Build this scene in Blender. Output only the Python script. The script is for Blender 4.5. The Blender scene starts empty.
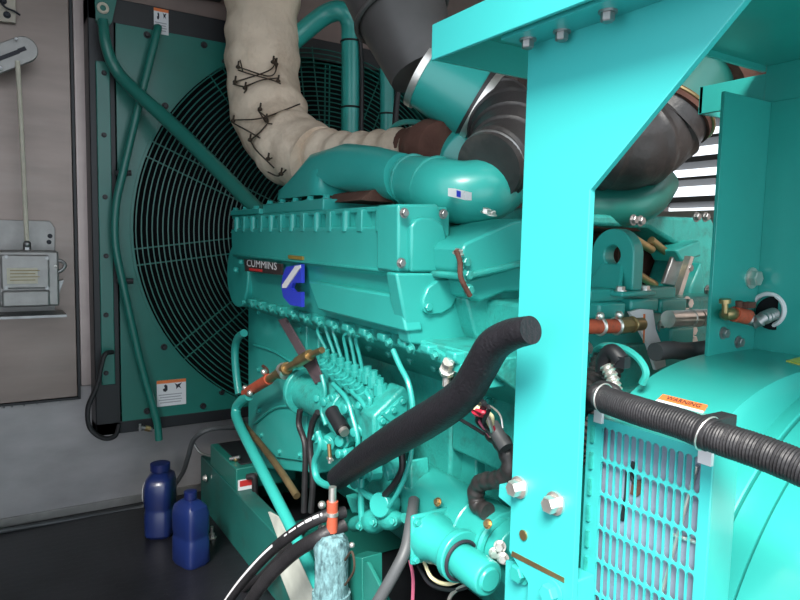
import bpy, math, random
from mathutils import Vector, Matrix
random.seed(7)
C = bpy.context.scene.collection
V = Vector
PI = math.pi

# ------------------------------------------------------------------ camera
F = 650.0
def _n(v): return v.normalized()
cy_ = _n(V((-410, 68, -F)))
cz_ = _n(V((1, -.022, 0)).cross(cy_))
cx_ = cy_.cross(cz_)
if cz_.y < 0: cz_ = -cz_; cx_ = -cx_
CAM = V((0, 0, 1.25))
def P(px, py, X=None, Y=None, Z=None):
    """world point seen at a photo position on the plane X=, Y= or Z="""
    d = V((px-400, 300-py, -F))
    r = V((d.dot(cx_), d.dot(cy_), d.dot(cz_)))
    if X is not None: t = X/r.x
    elif Y is not None: t = Y/r.y
    else: t = (Z-CAM.z)/r.z
    return CAM + r*t
cam = bpy.data.cameras.new('camera'); co = bpy.data.objects.new('camera', cam); C.objects.link(co)
co.matrix_world = Matrix(((cx_.x, cx_.y, cx_.z, CAM.x), (cy_.x, cy_.y, cy_.z, CAM.y), (cz_.x, cz_.y, cz_.z, CAM.z), (0, 0, 0, 1)))
cam.sensor_width = 36; cam.lens = F*36/800; cam.clip_start = .02
bpy.context.scene.camera = co

# ------------------------------------------------------------------ materials
def mat(name, col, rough=.5, metal=0, var=.08, scale=8, bump=0, bscale=60, spec=.5, dirt=None, dirt_amt=.5, dscale=3, coat=0, stretch=None):
    m = bpy.data.materials.new(name); m.use_nodes = True
    nt = m.node_tree; b = nt.nodes['Principled BSDF']; L = nt.links
    b.inputs['Roughness'].default_value = rough; b.inputs['Metallic'].default_value = metal
    b.inputs['Specular IOR Level'].default_value = spec
    b.inputs['Coat Weight'].default_value = coat; b.inputs['Coat Roughness'].default_value = .15
    tc = nt.nodes.new('ShaderNodeTexCoord'); src = tc.outputs['Object']
    if stretch:
        mp = nt.nodes.new('ShaderNodeMapping'); mp.inputs['Scale'].default_value = stretch
        L.new(src, mp.inputs['Vector']); src = mp.outputs['Vector']
    n = nt.nodes.new('ShaderNodeTexNoise'); n.inputs['Scale'].default_value = scale; n.inputs['Detail'].default_value = 5
    L.new(src, n.inputs['Vector'])
    r = nt.nodes.new('ShaderNodeValToRGB'); L.new(n.outputs['Fac'], r.inputs['Fac'])
    c0 = [max(0, c*(1-var)) for c in col]; c1 = [min(1, c*(1+var)) for c in col]
    r.color_ramp.elements[0].position = .3; r.color_ramp.elements[1].position = .7
    r.color_ramp.elements[0].color = (*c0, 1); r.color_ramp.elements[1].color = (*c1, 1)
    out = r.outputs['Color']
    if dirt:
        n2 = nt.nodes.new('ShaderNodeTexNoise'); n2.inputs['Scale'].default_value = dscale; n2.inputs['Detail'].default_value = 8; n2.inputs['Roughness'].default_value = .65
        L.new(src, n2.inputs['Vector'])
        r2 = nt.nodes.new('ShaderNodeValToRGB'); L.new(n2.outputs['Fac'], r2.inputs['Fac'])
        r2.color_ramp.elements[0].position = .5; r2.color_ramp.elements[1].position = .72
        r2.color_ramp.elements[0].color = (0, 0, 0, 1); r2.color_ramp.elements[1].color = (dirt_amt,)*3+(1,)
        mx = nt.nodes.new('ShaderNodeMixRGB'); L.new(r2.outputs['Color'], mx.inputs['Fac'])
        L.new(out, mx.inputs['Color1']); mx.inputs['Color2'].default_value = (*dirt, 1); out = mx.outputs['Color']
    L.new(out, b.inputs['Base Color'])
    if bump:
        n3 = nt.nodes.new('ShaderNodeTexNoise'); n3.inputs['Scale'].default_value = bscale; n3.inputs['Detail'].default_value = 4
        L.new(src, n3.inputs['Vector'])
        bp = nt.nodes.new('ShaderNodeBump'); bp.inputs['Strength'].default_value = bump; bp.inputs['Distance'].default_value = .01
        L.new(n3.outputs['Fac'], bp.inputs['Height']); L.new(bp.outputs['Normal'], b.inputs['Normal'])
    return m
TEALC = (.030, .36, .32)
M = dict(
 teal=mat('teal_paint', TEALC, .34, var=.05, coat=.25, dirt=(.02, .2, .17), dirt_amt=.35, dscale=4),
 tealcast=mat('teal_cast_paint', (.028, .33, .29), .4, var=.1, bump=.25, bscale=90, coat=.2, dirt=(.03, .10, .08), dirt_amt=.6, dscale=22),  # dark dirt blotches also stand in for shaded crevices between the castings
 teallit=mat('sunlit_teal_paint', (.045, .46, .45), .38, var=.03, coat=.15, scale=3),  # same teal made brighter and bluer, strong daylight put into the colour
 tealshade=mat('shaded_teal_paint', (.013, .155, .125), .36, var=.06, coat=.2, dirt=(.02, .12, .09), dirt_amt=.4),  # same teal darkened, the dimmer light put into the colour
 tealdirty=mat('worn_teal_paint', (.04, .32, .29), .55, var=.15, bump=.5, bscale=50, dirt=(.10, .09, .075), dirt_amt=.85, dscale=8),
 crust=mat('corroded_teal', (.13, .25, .27), .75, var=.45, scale=90, bump=1, bscale=60, dirt=(.012, .04, .05), dirt_amt=1, dscale=55, stretch=(1, 1, .45)),
 tealskid=mat('grimy_shaded_teal', (.012, .12, .105), .5, var=.1, dirt=(.045, .04, .03), dirt_amt=.8, dscale=3),  # brown grime on a teal base darkened to stand in for shade
 black=mat('black_paint', (.012, .013, .016), .45, var=.2),
 blacksoft=mat('dark_void', (.006, .007, .008), .9, spec=.1),  # near-black stands in for the shade behind the fan guard
 rubber=mat('black_rubber', (.016, .015, .017), .5, var=.25, scale=20, bump=.15, bscale=120),
 foam=mat('black_foam_sleeve', (.010, .009, .012), .5, var=.15, scale=30, bump=.25, bscale=160),
 elbow=mat('dusty_rubber', (.035, .032, .032), .42, var=.3, scale=10, dirt=(.10, .085, .075), dirt_amt=.7, dscale=7, bump=.2, bscale=60),
 duct=mat('grey_duct', (.07, .063, .062), .45, var=.2, dirt=(.14, .12, .10), dirt_amt=.5),
 wall=mat('galvanized_wall', (.42, .40, .405), .42, .25, var=.12, scale=5, dirt=(.33, .30, .28), dirt_amt=.4, dscale=2, bump=.03, bscale=200, stretch=(1, 1, 2.2)),
 doorm=mat('worn_metal_door', (.25, .198, .175), .36, .35, var=.14, scale=4, dirt=(.30, .27, .25), dirt_amt=.45, dscale=1.6, stretch=(.6, 1, 3)),
 pinkmetal=mat('light_metal_trim', (.42, .35, .33), .4, .5, var=.1),
 taupe=mat('taupe_wall', (.24, .18, .16), .55, .2, var=.1),
 galv=mat('grey_cast_metal', (.31, .30, .29), .45, .5, var=.1, scale=20, bump=.1),
 steel=mat('bright_steel', (.74, .71, .67), .33, .85, var=.12, scale=30),
 dull=mat('dull_steel', (.30, .30, .30), .4, .8, var=.2, scale=20),
 brass=mat('brass', (.38, .27, .13), .35, .8, var=.25, scale=20),
 brown=mat('rusty_manifold', (.11, .052, .04), .9, spec=.15, var=.3, scale=9, bump=.4, dirt=(.2, .12, .09), dirt_amt=.5),
 purple=mat('grey_purple_strap', (.14, .10, .115), .5, .3, var=.15),
 red=mat('orange_red_hose', (.46, .085, .04), .55, var=.25, scale=60, dirt=(.12, .05, .04), dirt_amt=.8, dscale=60),
 cloth=mat('cream_insulation_cloth', (.80, .66, .52), .9, var=.12, scale=6, bump=.7, bscale=28, dirt=(.40, .27, .17), dirt_amt=.6, dscale=5, spec=.15),
 wire=mat('lacing_wire', (.07, .05, .035), .6, .4),
 white=mat('white_label', (.72, .72, .74), .5, var=.03),
 cream=mat('cream_rope', (.60, .55, .45), .8, var=.08, scale=40),
 beige=mat('beige_plate', (.42, .37, .31), .5, .3, var=.08),
 orange=mat('orange_print', (.75, .19, .05), .5, var=.05),
 ink=mat('black_print', (.02, .02, .03), .6),
 greyink=mat('grey_print', (.35, .35, .38), .6),
 blue=mat('blue_print', (.03, .05, .52), .4, var=.04),
 redink=mat('red_print', (.55, .03, .03), .5),
 plate=mat('dark_nameplate', (.05, .035, .035), .5, .3, var=.3, scale=60),
 yellow=mat('yellow_print', (.65, .62, .10), .5),
 ochre=mat('ochre_plate', (.25, .17, .03), .5),
 jug=mat('blue_plastic', (.010, .022, .11), .3, var=.1, coat=.3),
 jugcap=mat('blue_cap', (.008, .015, .09), .4),
 olive=mat('dirty_olive_hose', (.09, .065, .03), .5, var=.35, scale=15),
 floor=None,
 greyhose=mat('grey_conduit', (.075, .08, .085), .5, var=.15),
 copper=mat('stator_grey', (.26, .31, .40), .45, .2, var=.25, scale=6),
 pink=mat('pink_wire', (.5, .12, .2), .5), yw=mat('cream_wire', (.7, .65, .4), .5), rw=mat('red_wire', (.5, .02, .05), .5),
 board=mat('pale_grey_board', (.50, .53, .48), .7, var=.15, scale=14, dirt=(.3, .3, .27), dirt_amt=.5),
)
def floor_mat():
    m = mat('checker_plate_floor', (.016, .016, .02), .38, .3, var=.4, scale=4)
    nt = m.node_tree; b = nt.nodes['Principled BSDF']; L = nt.links
    tc = nt.nodes.new('ShaderNodeTexCoord'); mp = nt.nodes.new('ShaderNodeMapping'); mp.inputs['Rotation'].default_value = (0, 0, PI/4); mp.inputs['Scale'].default_value = (34, 34, 34)
    w = nt.nodes.new('ShaderNodeTexChecker'); w.inputs['Scale'].default_value = 1
    L.new(tc.outputs['Object'], mp.inputs['Vector']); L.new(mp.outputs['Vector'], w.inputs['Vector'])
    bp = nt.nodes.new('ShaderNodeBump'); bp.inputs['Strength'].default_value = .35; bp.inputs['Distance'].default_value = .004
    L.new(w.outputs['Fac'], bp.inputs['Height']); L.new(bp.outputs['Normal'], b.inputs['Normal'])
    return m
M['floor'] = floor_mat()

# ------------------------------------------------------------------ mesh builder
def catmull(pts, res=8, closed=False):
    pts = [V(p) for p in pts]; n = len(pts)
    if n < 3 and not closed: 
        return [pts[0].lerp(pts[1], i/res) for i in range(res+1)]
    out = []; segs = n if closed else n-1
    g = (lambda i: pts[i % n]) if closed else (lambda i: pts[i] if 0 <= i < n else (pts[0]*2-pts[1] if i < 0 else pts[-1]*2-pts[-2]))
    for i in range(segs):
        a, b, c, d = g(i-1), g(i), g(i+1), g(i+2)
        for k in range(res):
            t = k/res
            out.append(.5*((2*b)+(c-a)*t+(2*a-5*b+4*c-d)*t*t+(3*b-a-3*c+d)*t**3))
    if not closed: out.append(pts[-1])
    return out
def perp(a):
    a = a.normalized(); u = a.cross(V((0, 0, 1)))
    if u.length < .1: u = a.cross(V((0, 1, 0)))
    u.normalize(); return u, a.cross(u).normalized()
class MB:
    def __init__(s): s.v = []; s.f = []; s.m = []; s.mats = []; s.cur = 0
    def use(s, m):
        if m not in s.mats: s.mats.append(m)
        s.cur = s.mats.index(m); return s
    def add(s, vs, fs):
        o = len(s.v); s.v += [V(v) for v in vs]
        for f in fs: s.f.append([i+o for i in f]); s.m.append(s.cur)
        return s
    def hexa(s, c):
        return s.add(c, [(0, 3, 2, 1), (4, 5, 6, 7), (0, 1, 5, 4), (1, 2, 6, 5), (2, 3, 7, 6), (3, 0, 4, 7)])
    def box(s, x0, x1, y0, y1, z0, z1):
        return s.hexa([(x0, y0, z0), (x1, y0, z0), (x1, y1, z0), (x0, y1, z0), (x0, y0, z1), (x1, y0, z1), (x1, y1, z1), (x0, y1, z1)])
    def obox(s, c, a, b, d):
        c, a, b, d = V(c), V(a), V(b), V(d)
        return s.hexa([c-a-b-d, c+a-b-d, c+a+b-d, c-a+b-d, c-a-b+d, c+a-b+d, c+a+b+d, c-a+b+d])
    def prism(s, poly, vec):
        n = len(poly); vec = V(vec); a = [V(p) for p in poly]; b = [p+vec for p in a]
        fs = [tuple(range(n-1, -1, -1)), tuple(range(n, 2*n))] + [(i, (i+1) % n, n+(i+1) % n, n+i) for i in range(n)]
        return s.add(a+b, fs)
    def rings(s, rs, closed=False, cap=True):
        n = len(rs[0]); k = len(rs); vs = [v for r in rs for v in r]; fs = []
        for j in range(k if closed else k-1):
            for i in range(n):
                a = j*n; b = ((j+1) % k)*n
                fs.append((a+i, a+(i+1) % n, b+(i+1) % n, b+i))
        if cap and not closed: fs += [tuple(range(n-1, -1, -1)), tuple(range((k-1)*n, k*n))]
        return s.add(vs, fs)
    def lathe(s, p0, axis, prof, n=28, cap=True):
        p0 = V(p0); a = V(axis).normalized(); u, w = perp(a)
        return s.rings([[p0+a*d+(u*math.cos(2*PI*i/n)+w*math.sin(2*PI*i/n))*r for i in range(n)] for d, r in prof], cap=cap)
    def cyl(s, p0, p1, r0, r1=None, n=24):
        p0, p1 = V(p0), V(p1)
        return s.lathe(p0, p1-p0, [(0, r0), ((p1-p0).length, r0 if r1 is None else r1)], n)
    def tube(s, pts, r, n=12, res=8, closed=False, rf=None, cap=True, dense=None, raw=False):
        c = [V(p) for p in pts] if raw else catmull(pts, res, closed)
        if dense:
            L = [0]
            for i in range(1, len(c)): L.append(L[-1]+(c[i]-c[i-1]).length)
            N = max(4, int(L[-1]/dense)); q = []; j = 0
            for k in range(N+1):
                t = L[-1]*k/N
                while j < len(L)-2 and L[j+1] < t: j += 1
                q.append(c[j].lerp(c[j+1], min(1, (t-L[j])/max(1e-9, L[j+1]-L[j]))))
            c = q
        m = len(c); L = [0]
        for i in range(1, m): L.append(L[-1]+(c[i]-c[i-1]).length)
        rs = []; u = None
        for i in range(m):
            if closed: t = (c[(i+1) % m]-c[i-1]).normalized()
            else: t = (c[min(i+1, m-1)]-c[max(i-1, 0)]).normalized()
            if u is None: u, w = perp(t)
            else:
                u = (u-t*u.dot(t)).normalized(); w = t.cross(u)
            f = L[i]/max(L[-1], 1e-9)
            if callable(r): rr = r(f)
            elif isinstance(r, (list, tuple)):
                x = f*(len(r)-1); k = min(int(x), len(r)-2); rr = r[k]+(r[k+1]-r[k])*(x-k)
            else: rr = r
            if rf: rr += rf(L[i])
            rs.append([c[i]+(u*math.cos(2*PI*k/n)+w*math.sin(2*PI*k/n))*rr for k in range(n)])
        return s.rings(rs, closed, cap)
    def torus(s, c, axis, R, r, n=40, k=8, arc=None):
        c = V(c); u, w = perp(V(axis))
        return s.tube([c+(u*math.cos(2*PI*i/n)+w*math.sin(2*PI*i/n))*R for i in range(n)], r, k, closed=True, raw=True)
    def hexbolt(s, p, ax, r, h=None, washer=True):
        p = V(p); ax = V(ax).normalized(); h = h or r*.9
        if washer: s.cyl(p, p+ax*h*.25, r*1.35, n=16); p = p+ax*h*.25
        s.lathe(p, ax, [(0, r), (h*.85, r), (h, r*.85)], 6)
        return s
    def ball(s, c, r, n=12, sc=(1, 1, 1)):
        c = V(c); rs = []
        for j in range(1, n):
            a = PI*j/n
            rs.append([c+V((math.sin(a)*math.cos(2*PI*i/(n*2))*sc[0], math.sin(a)*math.sin(2*PI*i/(n*2))*sc[1], -math.cos(a)*sc[2]))*r for i in range(n*2)])
        return s.rings(rs)
    def text(s, t, o, ux, uz, size, sx=1):
        cu = bpy.data.curves.new('t', 'FONT'); cu.body = t; cu.size = size; cu.align_x = 'LEFT'; cu.resolution_u = 2
        ob = bpy.data.objects.new('t', cu); C.objects.link(ob)
        bpy.context.view_layer.update()
        me = bpy.data.meshes.new_from_object(ob.evaluated_get(bpy.context.evaluated_depsgraph_get()))
        o = V(o); ux = V(ux).normalized(); uz = V(uz).normalized()
        s.add([o+ux*v.co.x*sx+uz*v.co.y for v in me.vertices], [tuple(p.vertices) for p in me.polygons])
        bpy.data.objects.remove(ob); bpy.data.curves.remove(cu); bpy.data.meshes.remove(me)
        return s
    def build(s, name, material=None, parent=None, bevel=0, sharp=35, origin=None, displace=None):
        me = bpy.data.meshes.new(name)
        ob = bpy.data.objects.new(name, me)
        if parent is not None:
            w = V(parent['_w']); ob.parent = parent; base = w
            ob['_w'] = tuple(w)
        else:
            if origin is None:
                xs = [v.x for v in s.v]; ys = [v.y for v in s.v]; zs = [v.z for v in s.v]
                origin = V(((min(xs)+max(xs))/2, (min(ys)+max(ys))/2, min(zs)))
            base = V(origin); ob.location = base; ob['_w'] = tuple(base)
        me.from_pydata([tuple(v-base) for v in s.v], [], s.f)
        import bmesh
        bm = bmesh.new(); bm.from_mesh(me)
        bmesh.ops.recalc_face_normals(bm, faces=bm.faces); bm.to_mesh(me); bm.free()
        ms = s.mats or [material]
        for m in ms: me.materials.append(M[m] if isinstance(m, str) else m)
        if s.mats:
            for p, mi in zip(me.polygons, s.m): p.material_index = mi
        me.polygons.foreach_set('use_smooth', [True]*len(me.polygons))
        me.set_sharp_from_angle(angle=math.radians(sharp))
        if bevel:
            b = ob.modifiers.new('bevel', 'BEVEL'); b.width = bevel; b.segments = 2; b.limit_method = 'ANGLE'; b.angle_limit = math.radians(40)
            b.harden_normals = False
        if displace:
            t = bpy.data.textures.new(name+'_noise', 'CLOUDS'); t.noise_scale = displace[1]
            d = ob.modifiers.new('folds', 'DISPLACE'); d.texture = t; d.strength = displace[0]; d.texture_coords = 'LOCAL'; d.mid_level = .5
        C.objects.link(ob); return ob
def tag(o, label, cat, group=None):
    o['label'] = label; o['category'] = cat
    if group: o['group'] = group
    return o
def thing(name, label, cat, loc, group=None):
    o = bpy.data.objects.new(name, None); o.empty_display_size = .05; C.objects.link(o); o.location = V(loc); o['_w'] = tuple(V(loc))
    return tag(o, label, cat, group)
def struct(o): o['kind'] = 'structure'; return o
def bolts(parent, pts, ax, r, m='tealcast', name='bolt', h=None):
    first = None
    for p in pts:
        if first is None:
            first = MB().hexbolt((0, 0, 0), ax, r, h)
            me_ob = first.build(name, m, parent); 
            # stored relative to the parent: rebuild around zero
            for v in me_ob.data.vertices: v.co += V(parent['_w'])
            me = me_ob.data; me_ob.location = V(p)-V(parent['_w'])
        else:
            o = bpy.data.objects.new(name, me); C.objects.link(o); o.parent = parent; o.location = V(p)-V(parent['_w']); o['_w'] = parent['_w']

# ================================================================== SETTING
YW = 3.15
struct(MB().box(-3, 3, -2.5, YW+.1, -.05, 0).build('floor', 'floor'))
struct(MB().box(-.6, 2.9, YW, YW+.06, 0, 2.8).build('wall_end', 'wall'))
struct(MB().box(-.65, 2.95, .2, YW+.06, 2.75, 2.82).build('ceiling', 'taupe'))  # unseen; near edge placed so sun reaches the column but not the far end
struct(MB().box(-.66, -.6, 1.2, YW+.06, 0, 2.8).build('wall_left', 'wall'))  # unseen, added to keep daylight off the radiator end
# right wall with louvre opening
a = P(665, 205, X=2.8); b = P(735, 205, X=2.8)
LY0, LY1, LZ0, LZ1 = 1.2, P(664, 160, X=2.8).y, 1.42, 2.3
w = MB().box(2.8, 2.86, -2.5, LY0, 0, 2.8).box(2.8, 2.86, LY1, YW, 0, 2.8).box(2.8, 2.86, LY0, LY1, 0, LZ0).box(2.8, 2.86, LY0, LY1, LZ1, 2.8)
struct(w.build('wall_right', 'taupe'))
f = MB().box(2.76, 2.82, LY1, LY1+.07, LZ0-.05, LZ1).box(2.76, 2.82, LY0, LY1, LZ0-.06, LZ0).box(2.76, 2.82, LY0-.07, LY0, LZ0-.05, LZ1)
f = struct(f.build('window_1', 'beige')); f['_w'] = tuple(f.location)
s = MB()
z = LZ0+.045; k = 0
while z < LZ1:
    t = .013 if k % 2 == 0 else .007
    s.obox((2.84, (LY0+LY1)/2, z), (.035, 0, -.012), (0, (LY1-LY0)/2, 0), (0, 0, t)); z += .098 if k % 2 == 0 else .088; k += 1
s.build('louvre_slats', 'duct', f)
# door panel on the end wall
pbr = P(77, 395, Y=YW)
door = struct(MB().box(-.55, pbr.x, YW-.03, YW, pbr.z, 2.7).build('door_1', 'doorm', bevel=.003)); 
MB().box(-.55, pbr.x+.006, YW-.034, YW-.006, pbr.z-.012, pbr.z-.002).box(pbr.x+.002, pbr.x+.012, YW-.034, YW-.001, pbr.z-.012, 2.7).build('door_gap_shade', 'black', door)  # black strips stand in for the shade in the gap round the door
ztop = P(78, 2, Y=YW).z
MB().box(-.55, pbr.x, YW-.038, YW-.031, ztop, ztop+.012).build('seam', 'black', door)
rv = MB()
for px in (4, 12, 24, 37, 60): rv.ball(P(px, 403-px*.11+5, Y=YW), .004, 6)
rv.build('rivets', 'dull', door)
t0 = P(80, 385, Y=YW); t1 = P(93, 385, Y=YW)
struct(MB().box(pbr.x+.014, t1.x+.06, YW-.025, YW, t0.z, 2.7).build('trim_1', 'pinkmetal', bevel=.003))
struct(MB().box(-.6, 1.2, YW-.012, YW, 0, P(60, 508, Y=YW).z).build('baseboard_end', 'galv', bevel=.002))
ce = P(150, 8, Y=YW)
struct(MB().box(t1.x+.06, 2.8, YW-.02, YW, ce.z-.02, 2.75).build('trim_2', 'taupe'))

# ================================================================== RADIATOR
XL, XR, ZB, ZT = .46, 2.38, .44, 2.12
FC = V((1.4225, 3.0, 1.273)); FR = .915
rad = thing('radiator', 'tall dark teal radiator with round wire fan guard standing against the end wall', 'radiator', (1.42, 3.05, .3))
# shroud plate with round hole
N = 96; mb = MB(); outer = []; inner = []
for i in range(N):
    a = 2*PI*i/N; c, s_ = math.cos(a), math.sin(a)
    inner.append(V((FC.x+c*FR, 0, FC.z+s_*FR)))
    k = 1/max(abs(c)/((XR-XL)/2), abs(s_)/((ZT-ZB)/2)) if True else 0
    k = max(k, .93 if False else 0)
    x = FC.x+c*k; zz = (ZT+ZB)/2+s_*k
    outer.append(V((x, 0, zz)))
# exact corners
ZT2, ZB2 = max(ZT, FC.z+FR+.012), min(ZB, FC.z-FR-.012)
vs = []
for y in (2.985, 3.0):
    vs += [v+V((0, y, 0)) for v in inner]; vs += [v+V((0, y, 0)) for v in outer]
fs = []
for i in range(N):
    j = (i+1) % N
    fs.append((i, j, N+j, N+i)); fs.append((2*N+i, 3*N+i, 3*N+j, 2*N+j))
    fs.append((i, 2*N+i, 2*N+j, j)); fs.append((N+i, N+j, 3*N+j, 3*N+i))
# round-hole overshoot at top and bottom is clipped by keeping the hole slightly inside
mb.add(vs, fs)
for v in mb.v:
    v.z = min(max(v.z, ZB), ZT)
mb.build('shroud_panel', 'tealshade', rad)
# shroud rim
MB().rings([[FC+V((math.cos(2*PI*i/N)*r, y, math.sin(2*PI*i/N)*min(r, .838/abs(math.sin(2*PI*i/N)+1e-9)) )) for i in range(N)] for r, y in ((FR, -.018), (FR-.012, -.018), (FR-.012, .10))], cap=False).build('shroud_rim', 'tealshade', rad)
fr = MB().box(XL-.10, XR+.1, 2.99, 3.13, ZT, P(200, 16, Y=3.0).z).box(XL-.10, XR+.1, 2.99, 3.13, P(120, 433, Y=3.0).z, ZB)
fr.box(XL-.10, XL, 2.99, 3.13, P(120, 433, Y=3.0).z, 2.34).box(XR, XR+.1, 2.99, 3.13, .38, 2.34)
fr.build('frame', 'black', rad, bevel=.004)
zt, zb = P(105, 62, Y=2.98).z, P(105, 385, Y=2.98).z
MB().box(XL-.075, XL-.022, 2.976, 2.992, zb, zt).build('side_strip', 'tealshade', rad, bevel=.003)
MB().box(XL, XR, 3.1, 3.12, .45, 2.12).build('radiator_core', 'blacksoft', rad)
g = MB()
for i in range(33):
    R = FR-.02-i*.0222
    if R < .17: break
    n = 96
    g.tube([FC+V((math.cos(2*PI*k/n)*R, -.035, math.sin(2*PI*k/n)*R)) for k in range(n)], .0030, 5, closed=True, raw=True)
for i in range(12):
    for d in (-.035, .035):
        a = 2*PI*i/12+.13
        u = V((math.cos(a), 0, math.sin(a))); w_ = V((-u.z, 0, u.x))
        o = FC+V((0, -.029, 0))+w_*d
        g.cyl(o+u*.17, o+u*(FR-.012), .0032, n=5)
for d in (-.012, .012): g.cyl(FC+V((d, -.03, -.83)), FC+V((d, -.03, .83)), .004, n=5)
g.build('fan_guard', 'tealshade', rad)
fan = MB().lathe(FC+V((0, .02, 0)), (0, 1, 0), [(0, .16), (.05, .17), (.06, .17)], 32)
for k in range(8):
    a = 2*PI*k/8; u = V((math.cos(a), 0, math.sin(a))); w_ = V((-u.z, 0, u.x))
    o = FC+V((0, .05, 0))
    fan.prism([o+u*.15+w_*.05+V((0, -.02, 0)), o+u*.15-w_*.05+V((0, .02, 0)), o+u*.80-w_*.12+V((0, .03, 0)), o+u*.80+w_*.12+V((0, -.03, 0))], (0, .004, 0))
fan.build('fan', 'blacksoft', rad)
bolts(rad, [P(x, y, Y=2.985) for x, y in ((147, 35), (204, 45), (165, 106), (225, 62), (164, 347), (147, 411), (222, 392), (203, 406))], (0, -1, 0), .011, 'black')
bolts(rad, [P(x, y, Y=2.976) for x, y in ((104, 73), (104, 135), (105, 197), (106, 256), (106, 315), (106, 373))], (0, -1, 0), .008, 'black', 'strip_bolt')
lb = MB().use('tealshade').prism([P(95, -6, Y=2.96), P(118, -6, Y=2.96), P(112, 22, Y=2.96), P(104, 30, Y=2.96), P(96, 20, Y=2.96)], (0, .025, 0)).use('cream').torus(P(103, 8, Y=2.955), (0, 1, 0), .017, .006)
lb.build('lifting_bracket', None, rad)
def warn_label(parent, p0, ux, uz, w, h, nrm, name='warning_label'):
    p0, ux, uz, nrm = V(p0), V(ux), V(uz), V(nrm)
    m_ = MB().use('white').obox(p0+ux*w/2+uz*h/2, ux*w/2, uz*h/2, nrm*.001)
    q = p0+nrm*.0013
    m_.use('orange').obox(q+ux*w/2+uz*h*.94, ux*w/2, uz*h*.06, nrm*.0008)
    m_.use('ink')
    m_.prism([q+ux*w*a+uz*h*b for a, b in ((.22, .58), (.30, .55), (.36, .62), (.36, .78), (.30, .84), (.24, .80), (.27, .7), (.2, .66))], nrm*.0008)
    m_.prism([q+ux*w*a+uz*h*b for a, b in ((.60, .86), (.70, .80), (.86, .86), (.78, .74), (.84, .62), (.74, .70), (.66, .62), (.66, .74))], nrm*.0008)
    m_.use('greyink')
    for k in range(4): m_.obox(q+ux*w*.46+uz*h*(.44-.1*k), ux*w*(.4-.04*(k % 2)), uz*h*.018, nrm*.0006)
    return m_.build(name, None, parent)
o = P(157, 407, Y=2.983); warn_label(rad, o, (1, 0, 0), (0, 0, 1), .127, .118, (0, -1, 0))
o = P(154, 33, Y=2.985); warn_label(rad, o, (1, 0, 0), (0, 0, 1), .06, .105, (0, -1, 0))
# left end corner box top
MB().box(.75, .93, 2.98, 3.1, 2.33, 2.37).build('top_bracket', 'black', rad)

def pipe(name, pts, r, m, label, cat, n=14, group=None, ties=None, **k):
    o = MB().tube(pts, r, n, **k).build(name, m)
    tag(o, label, cat, group); return o
vent = thing('vent_line', 'long teal tube kinked down the left side of the round fan guard', 'pipe', P(158, 440, Y=2.93))
MB().tube([P(158, 27, Y=2.95), P(156, 36, Y=2.93), P(140, 100, Y=2.93), P(123, 172, Y=2.93), P(116, 205, Y=2.93), P(115, 240, Y=2.93), P(121, 275, Y=2.93), P(140, 360, Y=2.93), P(156, 418, Y=2.93), P(159, 440, Y=2.93)], .0165, 14).build('tube', 'tealshade', vent)
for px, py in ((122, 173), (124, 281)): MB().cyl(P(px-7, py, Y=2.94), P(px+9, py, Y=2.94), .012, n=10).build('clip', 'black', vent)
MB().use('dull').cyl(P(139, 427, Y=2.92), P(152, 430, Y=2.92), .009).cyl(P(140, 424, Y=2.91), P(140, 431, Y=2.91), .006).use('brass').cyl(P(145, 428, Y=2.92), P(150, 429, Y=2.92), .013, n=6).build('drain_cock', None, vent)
pipe('coolant_pipe', [P(103, 20, Y=2.93), P(105, 40, Y=2.92), P(112, 62, Y=2.92), P(128, 84, Y=2.90), P(180, 132, Y=2.75), P(252, 204, Y=2.45), P(262, 211, Y=2.42)], [.020, .026, .030, .030, .028], 'tealshade', 'teal pipe running diagonally across the fan guard from the radiator top corner', 'pipe', n=18)
o = pipe('power_cable', [P(113, 352, Y=2.94), P(104, 356, Y=2.92), P(97, 385, Y=2.92), P(88, 408, Y=2.92), P(90, 428, Y=2.92), P(103, 438, Y=2.92), P(115, 436, Y=2.93), P(119, 425, Y=2.96)], .010, 'rubber', 'black cable hanging in a loop beside the bottom left radiator corner', 'cable', n=8)

# ================================================================== ACTUATOR ON THE DOOR
ab = thing('actuator_box', 'grey metal motor box with a paper plate mounted on the worn metal door', 'motor box', P(25, 318, Y=3.0))
YB = 2.9
MB().prism([P(-25, 219, Y=3.09), P(50, 221, Y=3.09), P(55, 228, Y=3.09), P(55, 314, Y=3.09), P(-25, 322, Y=3.09)], (0, .01, 0)).build('back_plate', 'galv', ab, bevel=.002)
a = P(2, 308, Y=YB); b = P(49, 255, Y=YB)
MB().box(a.x-.01, b.x+.035, YB+.02, 3.09, a.z, b.z+.015).build('housing', 'galv', ab, bevel=.008)
c = P(2, 290, Y=YB)
fco = MB().box(a.x, b.x, YB, YB+.03, c.z+.003, b.z).build('front_cover', 'galv', ab, bevel=.006)
MB().box(a.x, b.x, YB+.005, YB+.03, a.z, c.z-.004).build('lower_cover', 'galv', ab, bevel=.008)
p = MB().use('cream').box(P(7, 284, Y=YB).x, P(38, 284, Y=YB).x, YB-.002, YB, P(7, 284, Y=YB).z, P(7, 268, Y=YB).z).use('ochre')
for k in range(4):
    q = P(10, 271+3.2*k, Y=YB); p.box(q.x, q.x+.10-.015*(k % 2), YB-.003, YB-.002, q.z, q.z+.003)
p.build('data_plate', None, fco)
bolts(fco, [P(x, y, Y=YB) for x, y in ((6, 257), (47, 258), (6, 288), (47, 288))], (0, -1, 0), .006, 'dull', 'screw')
bolts(ab, [P(x, y, Y=3.09) for x, y in ((50, 236), (49, 242))], (0, -1, 0), .007, 'ink', 'screw')
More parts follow.
